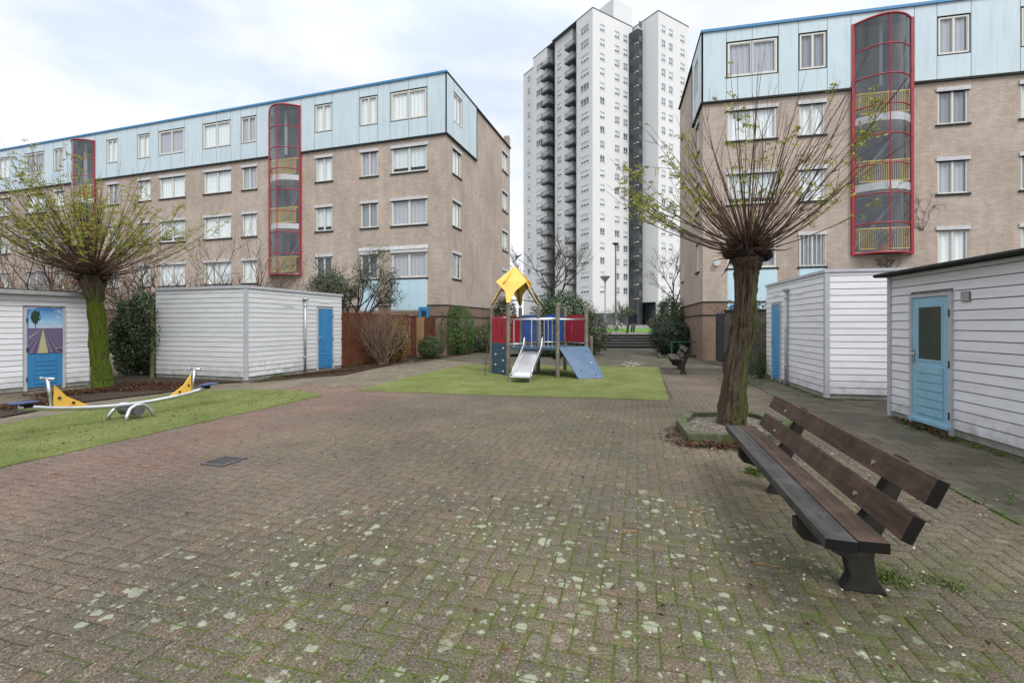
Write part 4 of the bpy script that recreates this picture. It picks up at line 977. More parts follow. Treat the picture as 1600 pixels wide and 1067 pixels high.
def between(p, q_, z0, z1, th, mat, name, holes=False, s0=.06, wav=0):
    P_, Q_ = R(POST[p]) if isinstance(p, str) else R(p), R(POST[q_]) if isinstance(q_, str) else R(q_); d = (Q_-P_); L = d.length; d.normalize(); n = Vector((d.y, -d.x, 0))
    b_ = MB()
    def piece(a0, a1, zz0, zz1): b_.prism([P_+d*a0+Vector((0, 0, zz0)), P_+d*a1+Vector((0, 0, zz0)), P_+d*a1+Vector((0, 0, zz1)), P_+d*a0+Vector((0, 0, zz1))], n*th)
    a, c = s0, L-s0
    if not holes: piece(a, c, z0, z1)
    else:
        k = 3 if L > .8 else 2; wsl = .06; seg = (c-a-wsl*(k-1))/k
        for i in range(k):
            x0 = a+i*(seg+wsl); piece(x0, x0+seg, z0+.08, z1-.08)
        piece(a, c, z0, z0+.08); 
        m_ = 10; top = [P_+d*(a+(c-a)*i/m_)+Vector((0, 0, z1-.08+(.08+.05*sin(pi*i/m_)))) for i in range(m_+1)]
        b_.prism([P_+d*c+Vector((0, 0, z1-.081))]+[P_+d*a+Vector((0, 0, z1-.081))]+top, n*th)
    return b_.build(name, M[mat], root, uv=False)
between('a', 'b', .98, 1.74, .02, 'panel_red', 'panel', True); between('a', 'c', .98, 1.80, .02, 'panel_red', 'panel', True)
between('c', (1.05, 16.0), .98, 1.80, .02, 'panel_blue', 'panel', True, .05); between((1.05, 16.0), 'f', .98, 1.84, .02, 'panel_blue', 'panel', True, .05)
between('f', 'g', .98, 1.82, .02, 'panel_red', 'panel', True)
between('a', 'b', .02, .98, .03, 'play_blue', 'climbing_wall')
def rail(p, q_, z, r=.021): 
    b_ = MB(); b_.tube([R(POST[p] if isinstance(p, str) else p, z), R(POST[q_] if isinstance(q_, str) else q_, z)], r, 8); b_.build('rail', M['steel'], root, uv=False, smooth=True)
for a_, b_ in (('b', 'e'), ('e', 'g')): rail(a_, b_, 1.70, .026)
for a_, b_ in (('a', 'b'), ('a', 'c'), ('c', 'f'), ('f', 'g')): rail(a_, b_, 1.76)
for a_, b_ in (('b', 'd'), ('c', 'f'), ('f', 'g')): rail(a_, b_, .96, .015)
q = MB()
for t in (.18, .98, 1.1, 1.22, 1.34):
    p = (POST['b'][0]+(POST['e'][0]-POST['b'][0])*t/1.5, POST['b'][1]+(POST['e'][1]-POST['b'][1])*t/1.5+.0); 
    if .18 < t < .9: continue
    q = MB(); q.tube([R(p, .86), R(p, 1.70)], .013 if t > .3 else .018, 6); q.build('bar', M['steel'], root, uv=False)
p = (POST['b'][0]+.70, POST['b'][1]-.2); q = MB(); q.tube([R(p, .86), R(p, 1.70)], .02, 6)
q.build('bar', M['steel'], root, uv=False)
# roof: four kite boards, one over each corner post
ap = R((.095, 14.95), 3.40); CC = R((.095, 14.95), 0)
for k in 'abdc':
    pp = R(POST[k], 2.20); out_ = (pp-CC); out_.z = 0; L = out_.length; out_.normalize(); sd_ = Vector((-out_.y, out_.x, 0))
    mid = ap+(pp-ap)*.52; wd = .50 if k in 'bd' else .47
    l, r_ = mid+sd_*wd+Vector((0, 0, .10)), mid-sd_*wd+Vector((0, 0, .10))
    def curve(A_, B_):
        pts_ = []
        for i in range(1, 8):
            t = i/8; P_ = A_.lerp(B_, t); pull = mid+(pp-mid)*.35; P_ = P_.lerp(pull, .42*sin(pi*t)); pts_.append(P_)
        return pts_
    tip1 = pp+sd_*.05; tip2 = pp-sd_*.05
    poly = [ap+sd_*.01, l]+curve(l, tip1)+[tip1, tip2]+curve(tip2, r_)+[r_, ap-sd_*.01]
    nrm = (pp-ap).cross(sd_).normalized()*.018
    q = MB(); q.prism(poly, nrm); q.build('roof_board', M['yellow_board'], root, uv=False)
q = MB()
plain('rust_brown', (.10, .05, .035), .7)
for k in 'abdc': pp = R(POST[k], 2.14); q = MB(); q.tube([pp, pp.lerp(ap, .55)-Vector((0, 0, .03))], .022, 6); q.build('roof_strut', M['rust_brown'], root, uv=False)
q = MB(); q.tube([ap-Vector((0, 0, .12)), ap-Vector((0, 0, .02))], .03, 6); q.build('roof_cap', M['rust_brown'] if 'rust_brown' in M else plain('rust_brown', (.10, .05, .035), .7), root, uv=False)
q = MB(); q.tube([ap-Vector((0, 0, .05)), ap+Vector((0, 0, .40))], .014, 6); fp = q.build('flag_pole', M['steel'], root, uv=False)
q = MB(); t0 = ap+Vector((.0, 0, .40)); q.prism([t0+Vector((0, 0, -.28)), t0+Vector((.08, 0, -.13)), t0+Vector((.27, .02, 0.02)), t0+Vector((.07, 0, -.05)), t0+Vector((-.01, 0, .03))], (0, .02, 0)); q.build('flag', M['flag_blue'], fp, uv=False)
# slide
s1 = Vector((.64-ox, 14.0-oy, .80)); s2 = Vector((.27-ox, 12.62-oy, .20)); s3 = Vector((.215-ox, 12.38-oy, .155))
dr = (s2-s1); dr.z = 0; dr.normalize(); sw = Vector((-dr.y, dr.x, 0))*.275
q = MB(); pth = [s1-dr*.25, s1, s1.lerp(s2, .08)-Vector((0, 0, .02)), s1.lerp(s2, .5), s1.lerp(s2, .92)-Vector((0, 0, .015)), s2-Vector((0, 0, .03)), s3]
for i in range(len(pth)-1):
    a_, b_ = pth[i], pth[i+1]; q.prism([a_-sw, a_+sw, b_+sw, b_-sw], (0, 0, -.012))
q.build('slide_bed', M['slide_steel'] if 'slide_steel' in M else plain('slide_steel', (.68, .69, .70), .32, .85, .05), root, uv=False)
q = MB()
for sg_ in (-1, 1):
    up = Vector((0, 0, .13)); rp_ = [p+sw*sg_ for p in pth]
    q.tube([rp_[1]+Vector((0, 0, .36))-dr*.05, rp_[1]+Vector((0, 0, .34))+dr*.04, rp_[2]+Vector((0, 0, .2)), rp_[3]+up, rp_[4]+up, rp_[5]+up*.8, rp_[6]+Vector((0, 0, .05))], .020, 8)
    q.tube([rp_[1]+Vector((0, 0, .36))-dr*.05, rp_[1]-dr*.12], .020, 8)
    for i in range(1, 5): q.prism([rp_[i], rp_[i+1], rp_[i+1]+up, rp_[i]+up], sw.normalized()*.008)
    q.tube([rp_[6]+Vector((0, 0, .05)), rp_[6]], .018, 6); q.tube([rp_[6]-dr*.05, Vector((rp_[6].x, rp_[6].y, 0))-dr*.05], .016, 6)
q.tube([s3-sw, s3+sw], .022, 8); q.build('slide_rail', M['steel'], root, uv=False)
# climbing ramp
e_, g_ = R(POST['e'], .86), R(POST['g'], .86); bl = gnd(903.7, 593)-Vector((ox, oy, 0)); br_ = gnd(943.6, 591)-Vector((ox, oy, 0))
nn = (g_-e_).cross(bl-e_).normalized()*(-.03)
q = MB(); q.prism([e_+Vector((.03, -.03, 0)), g_+Vector((.03, -.03, 0)), br_, bl], nn); q.build('climbing_ramp', M['ramp_blue'], root, uv=False)
def hold(p, mat, s=.05):
    q = MB(); q.tube([p, p+Vector((.25, -.75, .35)).normalized()*s], [s, s*.45], 7); q.tube([p+Vector((0, 0, -s*.3)), p+Vector((.1, -.6, .6)).normalized()*s*1.1], [s*.8, s*.3], 6); q.build('climbing_hold', M[mat], root, uv=False)
def onramp(u, v): return e_.lerp(g_, u).lerp(bl.lerp(br_, u), v)+nn*.95
for u, v, mt in ((.22, .1, 'hold_red'), (.85, .2, 'seat_blue'), (.28, .42, 'hold_red'), (.8, .55, 'hold_white'), (.25, .76, 'hold_green'), (.72, .9, 'hold_green')): hold(onramp(u, v), mt)
a_, b_ = R(POST['a']), R(POST['b'])
for u, z in ((.75, .82), (.3, .62), (.75, .45), (.3, .3), (.75, .12)): hold(a_.lerp(b_, u)+Vector((-.02, -.03, z)), 'hold_white', .035)
q = MB(); arc = [R((.55+1.0*sin(t), 15.0+.75*cos(t)), .47) for t in [i*pi/12 for i in range(-3, 10)]]
q2 = [p+Vector((0, 0, 0)) for p in arc]
for i in range(len(arc)-1): q.prism([arc[i], arc[i+1], arc[i+1]+Vector((0, 0, .09)), arc[i]+Vector((0, 0, .09))], (arc[i]-R((.55, 15.0), .47)).normalized()*.03)
q.build('curved_board', M['play_blue'], root, uv=False)
q = MB(); q.tube([gnd(757, 588)-Vector((ox, oy, 0)), R(POST['a'], 1.55)+Vector((-.03, -.05, 0))], .012, 6); q.build('climbing_rope', M['dark_metal'], root, uv=False)

# ------------------------------------------------------------------ seesaw
SB = gnd(205, 654); SE = Frame(SB.x, SB.y, 17.)
root = fempty('seesaw', SE, label='curved steel seesaw with yellow leg shields and blue seats on the long turf', cat='seesaw')
q = MB(); pts_ = []
for i in range(21):
    t = (i/20*2-1)*1.42; z = .235+.10*(t/1.42)**2*1.5+(.03 if t < 0 else -.03)*abs(t); pts_.append((0, t, z))
q.tube(pts_, .036, 12); q.build('beam', M['steel'], root, uv=False, smooth=True)
for sgn in (-1, 1):
    y = sgn*1.06; z = .235+.15*(1.06/1.42)**2+(.03 if sgn < 0 else -.03)*1.06
    q = MB(); q.prism([(-.009, y-sgn*.02, z+.02), (-.009, y-sgn*.46, z-.035), (-.009, y-sgn*.33, z+.05), (-.009, y-sgn*.17, z+.15), (-.009, y-sgn*.03, z+.33)], (.018, 0, 0)); q.build('leg_shield', M['yellow_board'], root, uv=False)
    q = MB(); q.tube([(0, y, z), (0, y+sgn*.05, z+.43)], .020, 8); q.tube([(-.12, y+sgn*.05, z+.43), (.12, y+sgn*.05, z+.43)], .018, 8)
    for sx in (-.12, .12): q.tube([(sx, y+sgn*.05, z+.43), (sx*1.12, y+sgn*.05, z+.43)], .021, 8)
    q.build('handlebar', M['steel'], root, uv=False, smooth=True)
    ys = sgn*1.34; zs = .235+.15+(.03 if sgn < 0 else -.03)*1.42
    q = MB(); q.prism([(-.10, ys-sgn*.10, zs+.04), (.10, ys-sgn*.10, zs+.04), (.13, ys+sgn*.10, zs+.045), (.08, ys+sgn*.2, zs+.05), (-.08, ys+sgn*.2, zs+.05), (-.13, ys+sgn*.10, zs+.045)], (0, 0, .022)); st_ = q.build('seat', M['seat_blue'], root, uv=False, bevel=.006)
    q = MB(); q.box(-.04, ys-.05, zs-.02, .04, ys+.05, zs+.04); q.build('seat_block', M['black'], st_, uv=False)
    for (dy, dz) in ((.08, .14), (.25, .045)): q = MB(); q.tube([(-.03, y-sgn*dy, z+dz), (.03, y-sgn*dy, z+dz)], .018, 8); q.build('bolt', M['dark_metal'], root, uv=False)
for sx in (-.17, .17):
    q = MB(); q.tube([(sx*1.25, -.22, 0), (sx*1.15, -.19, .10), (sx, -.13, .19), (sx, -.05, .235), (sx, .05, .235), (sx, .13, .19), (sx*1.15, .19, .10), (sx*1.25, .22, 0)], .028, 10); q.build('support_arch', M['steel'], root, uv=False, smooth=True)
q = MB(); q.tube([(-.15, 0, .15), (.15, 0, .15)], .075, 14); q.tube([(-.19, 0, .15), (-.15, 0, .15)], .09, 14); q.tube([(.15, 0, .15), (.19, 0, .15)], .09, 14); q.build('pivot', M['galv_dark'], root, uv=False)

# ------------------------------------------------------------------ drain grate, kerb planters, litter
G1 = gnd(350, 721); GFd = Frame(G1.x, G1.y, 15)
root = fempty('drain_grate', GFd, label='rusty slotted drain grate set in the brick paving', cat='drain')
q = MB(); q.box(-.155, -.155, -.03, .155, .155, .0035); q.build('drain_pit', M['black'], root, uv=False)
q = MB(); plain('rust', (.13, .12, .12), .5, .4, .3, 20)
for i in range(7): q.box(-.14+i*.0448, -.14, .004, -.14+i*.0448+.012, .14, .020)
q.box(-.16, -.16, 0, -.14, .16, .018); q.box(.140, -.16, 0, .16, .16, .018); q.box(-.14, -.16, .001, .14, -.14, .0175); q.box(-.14, .14, .001, .14, .16, .0175)
q.build('grate', M['rust'], root, uv=False)
def kerb_ring(name, pts, w, h, label, z=0):
    n = len(pts); c = Vector((sum(p[0] for p in pts)/n, sum(p[1] for p in pts)/n, 0)); q = MB()
    for i in range(n):
        a_, b_ = Vector((*pts[i], 0)), Vector((*pts[(i+1) % n], 0))
        ai, bi = a_+(c-a_).normalized()*w*1.35, b_+(c-b_).normalized()*w*1.35
        a2, b2 = a_.lerp(b_, .004), a_.lerp(b_, .996); ai2, bi2 = ai.lerp(bi, .004), ai.lerp(bi, .996)
        q.prism([v+Vector((0, 0, -.03)) for v in (a2, b2, bi2, ai2)], (0, 0, h+.03))
    return q.build(name, M['kerb'], uv=False, bevel=.012, label=label, cat='planter')
RT = Vector((3.27, 7.03, 0))
kr = gp((1056, 668), (1074, 692), (1203, 694), (1240, 672), (1176, 655), (1075, 654))
kerb_ring('tree_planter', kr, .11, .13, 'mossy concrete kerb planter round the leaning brown tree trunk')
sheet('gravel', [tuple(Vector((*p, 0)).lerp(RT, .1)[:2]) for p in kr], .06, M['gravel'], kind='structure')

# ------------------------------------------------------------------ trees
plain('burr_dark', (.030, .019, .013), .95, 0, .5, 12)
def rnd_stick(mb, p0, d0, L, r0, r1, k, up=.0, jit=.05, sides=4, rr=random):
    pts_ = [Vector(p0)]; d = Vector(d0).normalized()
    for i in range(k):
        d = (d+Vector((rr.gauss(0, jit), rr.gauss(0, jit), rr.gauss(0, jit)+up))).normalized(); pts_.append(pts_[-1]+d*(L/k))
    mb.tube(pts_, [r0+(r1-r0)*i/k for i in range(k+1)], sides, cap=False); return pts_, d
def pollard(name, loc, axis, mats, label, nst, spread, L, seed, leafn, leafbias, rbase=.24, headr=.26):
    rr = random.Random(seed); rs = np.random.default_rng(seed)
    root = empty(name, loc, 0, label=label, cat='tree', group='pollarded trees on the square')
    # trunk with ridged bark: rings around a bent axis
    NS, NR = 84, 150; V = []; F = []
    ph = [rr.uniform(0, 6.28) for _ in range(9)]
    H_ = axis[-1][2]
    def ax(t):
        f = t*(len(axis)-1); i = min(int(f), len(axis)-2); u = f-i; a_ = Vector(axis[i][:3]); b_ = Vector(axis[i+1][:3]); ra, rb = axis[i][3], axis[i+1][3]
        u2 = u*u*(3-2*u)*.4+u*.6; return a_.lerp(b_, u2), ra+(rb-ra)*u2
    for j in range(NR+1):
        t = j/NR; c, r = ax(t)
        for i in range(NS):
            th = 2*pi*i/NS+.25*t
            tw_ = .9*t; q_ = Vector((cos(th+tw_)*3.1, sin(th+tw_)*3.1, t*H_*1.15+seed)); n1 = abs(mnoise.noise(q_)); n2 = abs(mnoise.noise(q_*2.6)); n3 = mnoise.noise(q_*Vector((7, 7, 5)) if False else q_*6.5)
            rd = r*(1+.05*sin(3*th+ph[3]+4*t)+.04*sin(2*th+ph[1]-3*t))*.8 if False else r*.80*(1+.05*sin(3*th+ph[3]+4*t)+.04*sin(2*th+ph[1]-3*t))+.080*(n1-.28)+.050*(n2-.25)+.012*n3
            V.append((c.x+rd*cos(th), c.y+rd*sin(th), c.z))
    for j in range(NR):
        for i in range(NS): i2 = (i+1) % NS; F.append((j*NS+i, j*NS+i2, (j+1)*NS+i2, (j+1)*NS+i))
    V.append(tuple(ax(1)[0]+Vector((0, 0, .05)))); F2 = [((NR)*NS+i, NR*NS+(i+1) % NS, len(V)-1) for i in range(NS)]
    me = bpy.data.meshes.new('trunk'); me.from_pydata(V, [], F+F2); me.materials.append(M[mats[0]])
    me.polygons.foreach_set('use_smooth', [True]*len(me.polygons)); me.update(); tr = inst('trunk', me, root)
    top = ax(1)[0]
    kn = MB()       # knuckles of the pollard head
    for i in range(70):
        th = rr.uniform(0, 6.28); e = rr.uniform(-.15, 1.35); d = Vector((cos(th)*cos(e), sin(th)*cos(e), sin(e)))
        c = top+d*headr*rr.uniform(.35, .85)+Vector((0, 0, -.05)); s_ = rr.uniform(.04, .10)
        kn.tube([c-d*s_, c-d*s_*.4, c+d*s_*.5, c+d*s_*1.1], [s_*.7, s_*1.1, s_*.9, s_*.25], 7)
    kn.build('burr', M['burr_dark'], root, uv=False, smooth=True)
    sb = MB()
    for i in range(110):       # snags and stubs crowding the head
        th = rr.uniform(0, 6.28); e = rr.uniform(-.5, 1.2); d = Vector((cos(th)*cos(e), sin(th)*cos(e), sin(e)))
        rnd_stick(sb, top+Vector((d.x*headr*.8, d.y*headr*.8, d.z*headr*.5-.03)), d+Vector((rr.gauss(0, .5), rr.gauss(0, .5), rr.gauss(.1, .4))), rr.uniform(.10, .38), rr.uniform(.006, .016), .003, 4, .03, .14, 4, rr)
    sb.build('stub', M['burr_dark'], root, uv=False, kind='stuff')
    cr = MB(); tips = []
    for i in range(nst):
        th = rr.uniform(0, 2*pi); e = radians(rr.uniform(*spread)) ; 
        if rr.random() < .2: e = radians(rr.uniform(58, 88))
        d = Vector((cos(th)*cos(e), sin(th)*cos(e), sin(e)))
        p0 = top+Vector((d.x*headr*.85, d.y*headr*.85, d.z*headr*.6+rr.uniform(-.1, .1)))
        ln = L*rr.uniform(.62, 1.08)*(1 if e < 1.1 else .95)
        if rr.random() < .3: ln *= .55
        d2 = Vector((d.x, d.y, d.z*.75)); r0 = rr.uniform(.007, .0125)
        pts_, dd = rnd_stick(cr, p0, d2, ln, r0, .0022, 9, up=rr.uniform(.045, .10)*(1.25-sin(e)*.8), jit=.035, sides=5, rr=rr)
        tips.append((pts_, dd, ln))
        for q_ in range(rr.choice([0, 1, 2, 3])):
            k = rr.randint(4, 8); bd = (pts_[k]-pts_[k-1]).normalized()+Vector((rr.gauss(0, .38), rr.gauss(0, .38), rr.gauss(.05, .25)))
            pp, d3 = rnd_stick(cr, pts_[k], bd, rr.uniform(.25, .75), .0045, .0018, 4, up=.04, jit=.06, sides=3, rr=rr); tips.append((pp, d3, .4))
    cr.build('crown', M[mats[1]], root, uv=False)
    # pinnate leaves, thickest towards the tips on leafbias' side
    P_ = []; 
    for (pp, dd, ln) in tips:
        e = pp[-1]; w = leafbias(e-top); 
        if rr.random() > w: continue
        for q_ in range(rr.randint(*leafn)):
            k = rr.randint(max(1, len(pp)-5), len(pp)-1); b0 = pp[k].lerp(pp[k-1], rr.random())
            ld = (Vector((rr.gauss(0, 1), rr.gauss(0, 1), rr.gauss(.1, .6)))).normalized(); sdv = ld.cross(Vector((0, 0, 1))).normalized(); ll = rr.uniform(.07, .16)
            for s_ in range(5):
                c = b0+ld*ll*(s_+1)/5-Vector((0, 0, .02*(s_/5)**2))
                for sg_ in (-1, 1): P_.append(c+sdv*sg_*.02)
    if P_: leaf_obj('leaves', np.array([tuple(p) for p in P_]), .045, M['leaf_spring'], root, 2.2)
    return root
axR = [(0, 0, 0, .27), (.02, 0, .15, .235), (.06, 0, .5, .215), (.13, .02, 1.0, .19), (.215, .02, 1.5, .18), (.26, .02, 2.0, .175), (.29, .02, 2.35, .20), (.29, .02, 2.52, .29), (.29, .02, 2.66, .24)]
pollard('pollard_tree', (3.27, 7.03, 0), axR, ('bark_brown', 'twig_brown'), 'leaning brown pollard tree in the kerb planter behind the near bench', 150, (12, 68), 2.42, 21, (4, 9),
        lambda v: .8 if v.x < -1.1 else (.42 if v.z > 2.2 else (.25 if v.x > 1.2 else .07)), headr=.32)
TL = gnd(161, 604)
axL = [(.02, 0, 0, .30), (.0, 0, .15, .245), (-.03, 0, .5, .225), (-.09, 0, 1.0, .215), (-.15, 0, 1.6, .20), (-.21, 0, 2.1, .20), (-.25, 0, 2.4, .26), (-.27, 0, 2.62, .33), (-.27, 0, 2.78, .28)]
pollard('pollard_tree', (TL.x, TL.y, 0), axL, ('bark_mossy', 'twig_brown'), 'bright moss-covered pollard tree beside the lavender poster door', 230, (8, 70), 3.0, 33, (4, 9),
        lambda v: .62 if v.x > -1.6 else .25, headr=.36)

def grow(mb, p, d, L, r, depth, rr, spread=.5, up=.06, kids=(2, 4), sides=4, jit=.09, shrink=.68, tips=None):
    k = 5; pts_, dd = rnd_stick(mb, p, d, L, r, r*.55, k, up, jit, sides if depth > 1 else 3, rr)
    if depth == 0:
        if tips is not None: tips.append(pts_[-1]); tips.append(pts_[2])
        return
    for i in range(rr.randint(*kids)):
        j = rr.randint(2, k) if i else k
        b0 = (pts_[j]-pts_[j-1]).normalized(); nd = (b0+Vector((rr.gauss(0, spread), rr.gauss(0, spread), rr.gauss(0, spread*.7)))).normalized()
        grow(mb, pts_[j], nd, L*shrink*rr.uniform(.8, 1.2), r*.58, depth-1, rr, spread, up, kids, sides, jit, shrink, tips)
def bare_tree(loc, h, stems, seed, label, mat='twig_grey', depth=4, spread=.45, r=.05, group=None, leafm=None, lsize=.05, name='bare_tree', trunk=None, cat='tree', kids=(2, 4), fan=.45, lmul=4):
    rr = random.Random(seed); root = empty(name, loc, 0, label=label, cat=cat, group=group); mb = MB(); tips = []
    tm = MB()
    if trunk:
        pts_, d = rnd_stick(tm, (0, 0, 0), (rr.gauss(0, .06), rr.gauss(0, .06), 1), trunk, r*1.5, r*1.1, 6, .05, .04, 8, rr); tm.build('trunk', M[mat], root, uv=False); base = pts_[-1]
    else: base = Vector((0, 0, 0))
    for i in range(stems):
        d = Vector((rr.gauss(0, fan), rr.gauss(0, fan), 1)); grow(mb, base+Vector((rr.gauss(0, .06), rr.gauss(0, .06), -.02)), d, h*.34, r, depth, rr, spread, .05, kids, 5, .09, .68, tips)
    mb.build('crown' if trunk else 'stems', M[mat], root, uv=False)
    if leafm:
        P_ = np.repeat(np.array([tuple(t) for t in tips]), lmul, 0); P_ = P_+RNG.normal(0, .10, P_.shape); leaf_obj('leaves', P_, lsize, M[leafm], root)
    return root
def shrub(name, loc, rx, ry, rz, n, size, mat, label, seed=1, boxy=0, group=None, cat='shrub', stem=True, elong=1.8, lump=.16):
    """foliage mass: leaf-sized faces through the outer shell of a lumpy body, woody stems inside"""
    rs = np.random.default_rng(seed); root = empty(name, loc, 0, label=label, cat=cat, group=group)
    d = rs.normal(size=(n, 3)); d /= np.linalg.norm(d, axis=1)[:, None]
    if boxy: p_ = (np.abs(d)**(1/boxy)); d2 = d/np.maximum((np.abs(d)**boxy).sum(1)**(1/boxy), 1e-6)[:, None]
    else: d2 = d
    ph = rs.uniform(0, 6.28, (7, 3)); fr = rs.uniform(2, 7, (7, 3)); nz_ = sum(np.sin((d*fr[i]).sum(1)*1.7+ph[i, 0]) for i in range(7))/7
    rad = (.62+.40*rs.random(n)**.5)*(1+lump*nz_*2)
    P_ = d2*rad[:, None]*np.array([rx, ry, rz]); P_[:, 2] += rz*.98; P_ = P_[P_[:, 2] > .02]
    dd = P_-np.array([0, 0, rz*.9]); dd /= np.linalg.norm(dd, axis=1)[:, None]
    leaf_obj('foliage', P_, size, M[mat], root, elong, dd+np.array([0, 0, .4]), 1.)
    rr = random.Random(seed); mb = MB()
    for i in range(9): grow(mb, (rr.gauss(0, rx*.15), rr.gauss(0, ry*.15), 0), (rr.gauss(0, .4*rx/rz), rr.gauss(0, .4*ry/rz), 1), rz*.75, .025, 2, rr, .5)
    mb.build('stems', M['twig_grey'], root, uv=False)
    return root
# ivy mass between the two left sheds
iv = gnd(204, 588)
shrub('ivy_bush', (iv.x, iv.y+.62, 0), .92, .6, 1.24, 12000, .085, 'leaf_laurel', 'dark glossy ivy mass between the mossy trunk and the grey shed', 5, 2.6, cat='ivy', lump=.2)
pp = gnd(238, 590); q = MB(); q.tube([(pp.x, pp.y, 0), (pp.x+.02, pp.y, 1.2), (pp.x-.02, pp.y, 2.15)], .055, 8); q.build('fence_post', M['mossy_post'], uv=False, label='mossy wooden post at the corner of the grey shed', cat='post')
P_ = np.array([pp.x, pp.y-.05, 1.25])+RNG.normal(0, 1, (420, 3))*np.array([.09, .08, .45]); o = leaf_obj('ivy', P_, .075, M['leaf_dark']); tag(o, 'ivy climbing the mossy wooden post', 'ivy')
# bare trees behind the grey shed and left thicket
gB = 'bare trees behind the sheds'
def bt(px, Y, h, seed, label, **k): p = at(px, 507, Y); return bare_tree((p.x, p.y, 0), h, seed=seed, label=label, group=gB, **k)
bt(300, 17.5, 5.6, 3, 'bare tree with dark spreading branches rising over the left part of the grey shed', stems=4, r=.055, fan=.6, mat='twig_grey')
bt(372, 18.5, 6.6, 8, 'tall thin bare tree just left of the near red stair bay', stems=4, r=.045, fan=.5, mat='twig_brown')
bt(262, 18.5, 5.0, 14, 'low tangled bare tree above the ivy mass', stems=5, r=.04, fan=.7, mat='twig_grey')
bt(208, 16.5, 5.4, 19, 'bare leafless tree between the poster shed and the ivy', stems=4, r=.04, fan=.5, mat='twig_grey')
bt(338, 21, 4.8, 24, 'pale bare bush tree behind the middle of the grey shed', stems=6, r=.035, fan=.8, mat='twig_tan')
bt(60, 15.5, 5.6, 31, 'bare tree behind the poster shed, right half of its roof', stems=6, r=.04, fan=.7, mat='twig_tan')
bt(-5, 15.0, 4.8, 37, 'bare tangled tree behind the poster shed at the left edge', stems=6, r=.035, fan=.8, mat='twig_brown')
bt(20, 14.6, 3.9, 131, 'dense low bare thicket just above the poster shed roof', stems=12, r=.03, fan=.9, mat='twig_tan')
bt(230, 16.0, 3.9, 133, 'dense brown bare thicket above the ivy', stems=10, r=.03, fan=.8, mat='twig_brown')
bt(330, 18, 4.4, 135, 'dense dark bare thicket rising behind the grey shed roof', stems=9, r=.04, fan=.8, mat='twig_grey')
bt(105, 16.5, 6.9, 42, 'tall bare tree with dark twigs in front of the far red stair bay', stems=5, r=.045, fan=.5, mat='twig_grey')
bt(45, 18, 7.2, 47, 'tall bare tree with seed pods against the pale blue top floor', stems=5, r=.045, fan=.5, mat='twig_grey', leafm='leaf_dead', lsize=.05)
p = at(545, 507, 20.5); bare_tree((p.x, p.y, 0), 4.2, 6, 51, 'grey-green fine-leaved tree over the brown fence', 'twig_grey', 4, .6, .06, leafm='leaf_grey', lsize=.085, name='small_tree', trunk=1.3, fan=.8, lmul=7)
p = at(512, 507, 20.0); shrub('shrub', (p.x, p.y, 1.75), .95, .7, 1.0, 3000, .075, 'leaf_grey', 'grey-green shrub above the door end of the grey shed', 61, cat='shrub')
# brown winter bush + golden hedge before the fence
p = at(598, 507, 18.1); bare_tree((p.x, p.y, 0), 2.8, 38, 71, 'brown leafless winter bush in front of the red-brown fence', 'twig_tan', 3, .34, .017, name='winter_bush', cat='bush', fan=.45)
p = at(624, 507, 19.3); shrub('shrub', (p.x, p.y, 0), .42, .35, .92, 3000, .055, 'leaf_gold', 'golden-leaved hedge bush beside the garden gate', 72)
p = at(673, 507, 21.3); shrub('shrub', (p.x, p.y, 0), .60, .5, .52, 5200, .055, 'leaf_box', 'low rounded green bush between gate and tall hedge', 73, cat='bush')
p = gnd(711, 554); shrub('hedge', (p.x, p.y+.2, 0), .98, .75, 1.24, 15000, .06, 'leaf_hedge', 'tall clipped bright green hedge block at the gable corner', 74, 3.2, cat='hedge', lump=.06)
p = at(757, 507, 26.3); shrub('shrub', (p.x, p.y, 0), .95, .8, .78, 5600, .07, 'leaf_box', 'loose grey-green shrub along the gable wall left of the climbing frame', 75, cat='shrub')
p = gnd(775, 538); shrub('shrub', (p.x, p.y+2, 0), 1.0, .9, .85, 4200, .08, 'leaf_dark', 'dark shrub low behind the red panel of the climbing frame', 76, cat='shrub')
p = at(789, 507, 29.5); shrub('shrub', (p.x, p.y, 0), .75, .8, 1.62, 4200, .12, 'leaf_dark', 'tall dark narrow evergreen under the yellow roof boards', 78, 2.6, cat='evergreen')
p = at(880, 507, 24); shrub('shrub', (p.x, p.y, 0), 1.55, 1.2, 1.62, 9500, .12, 'leaf_laurel', 'big rounded laurel behind the blue panels', 79, cat='laurel')
p = at(925, 507, 24.5); shrub('shrub', (p.x, p.y, 0), .85, .9, 1.2, 4200, .09, 'leaf_grey', 'loose pale shrub left of the white lamp post', 80, cat='shrub')
p = at(848, 507, 26); shrub('shrub', (p.x+.4, p.y-3.2, 0), 1.9, .7, .6, 4600, .09, 'leaf_dark', 'low dark ground bush seen under the play deck', 81, cat='shrub')
# right shrubs by the corner
p = gnd(1062, 556); shrub('shrub', (p.x+.1, p.y+1.4, 0), 1.15, 1.0, .85, 7600, .085, 'leaf_dark', 'dense dark evergreen shrub behind the distant bench', 82, cat='evergreen')
shrub('shrub', (p.x+.75, p.y+3.6, 0), .95, .9, 1.6, 5200, .11, 'leaf_laurel', 'taller loose evergreen against the right block corner', 83, cat='evergreen')
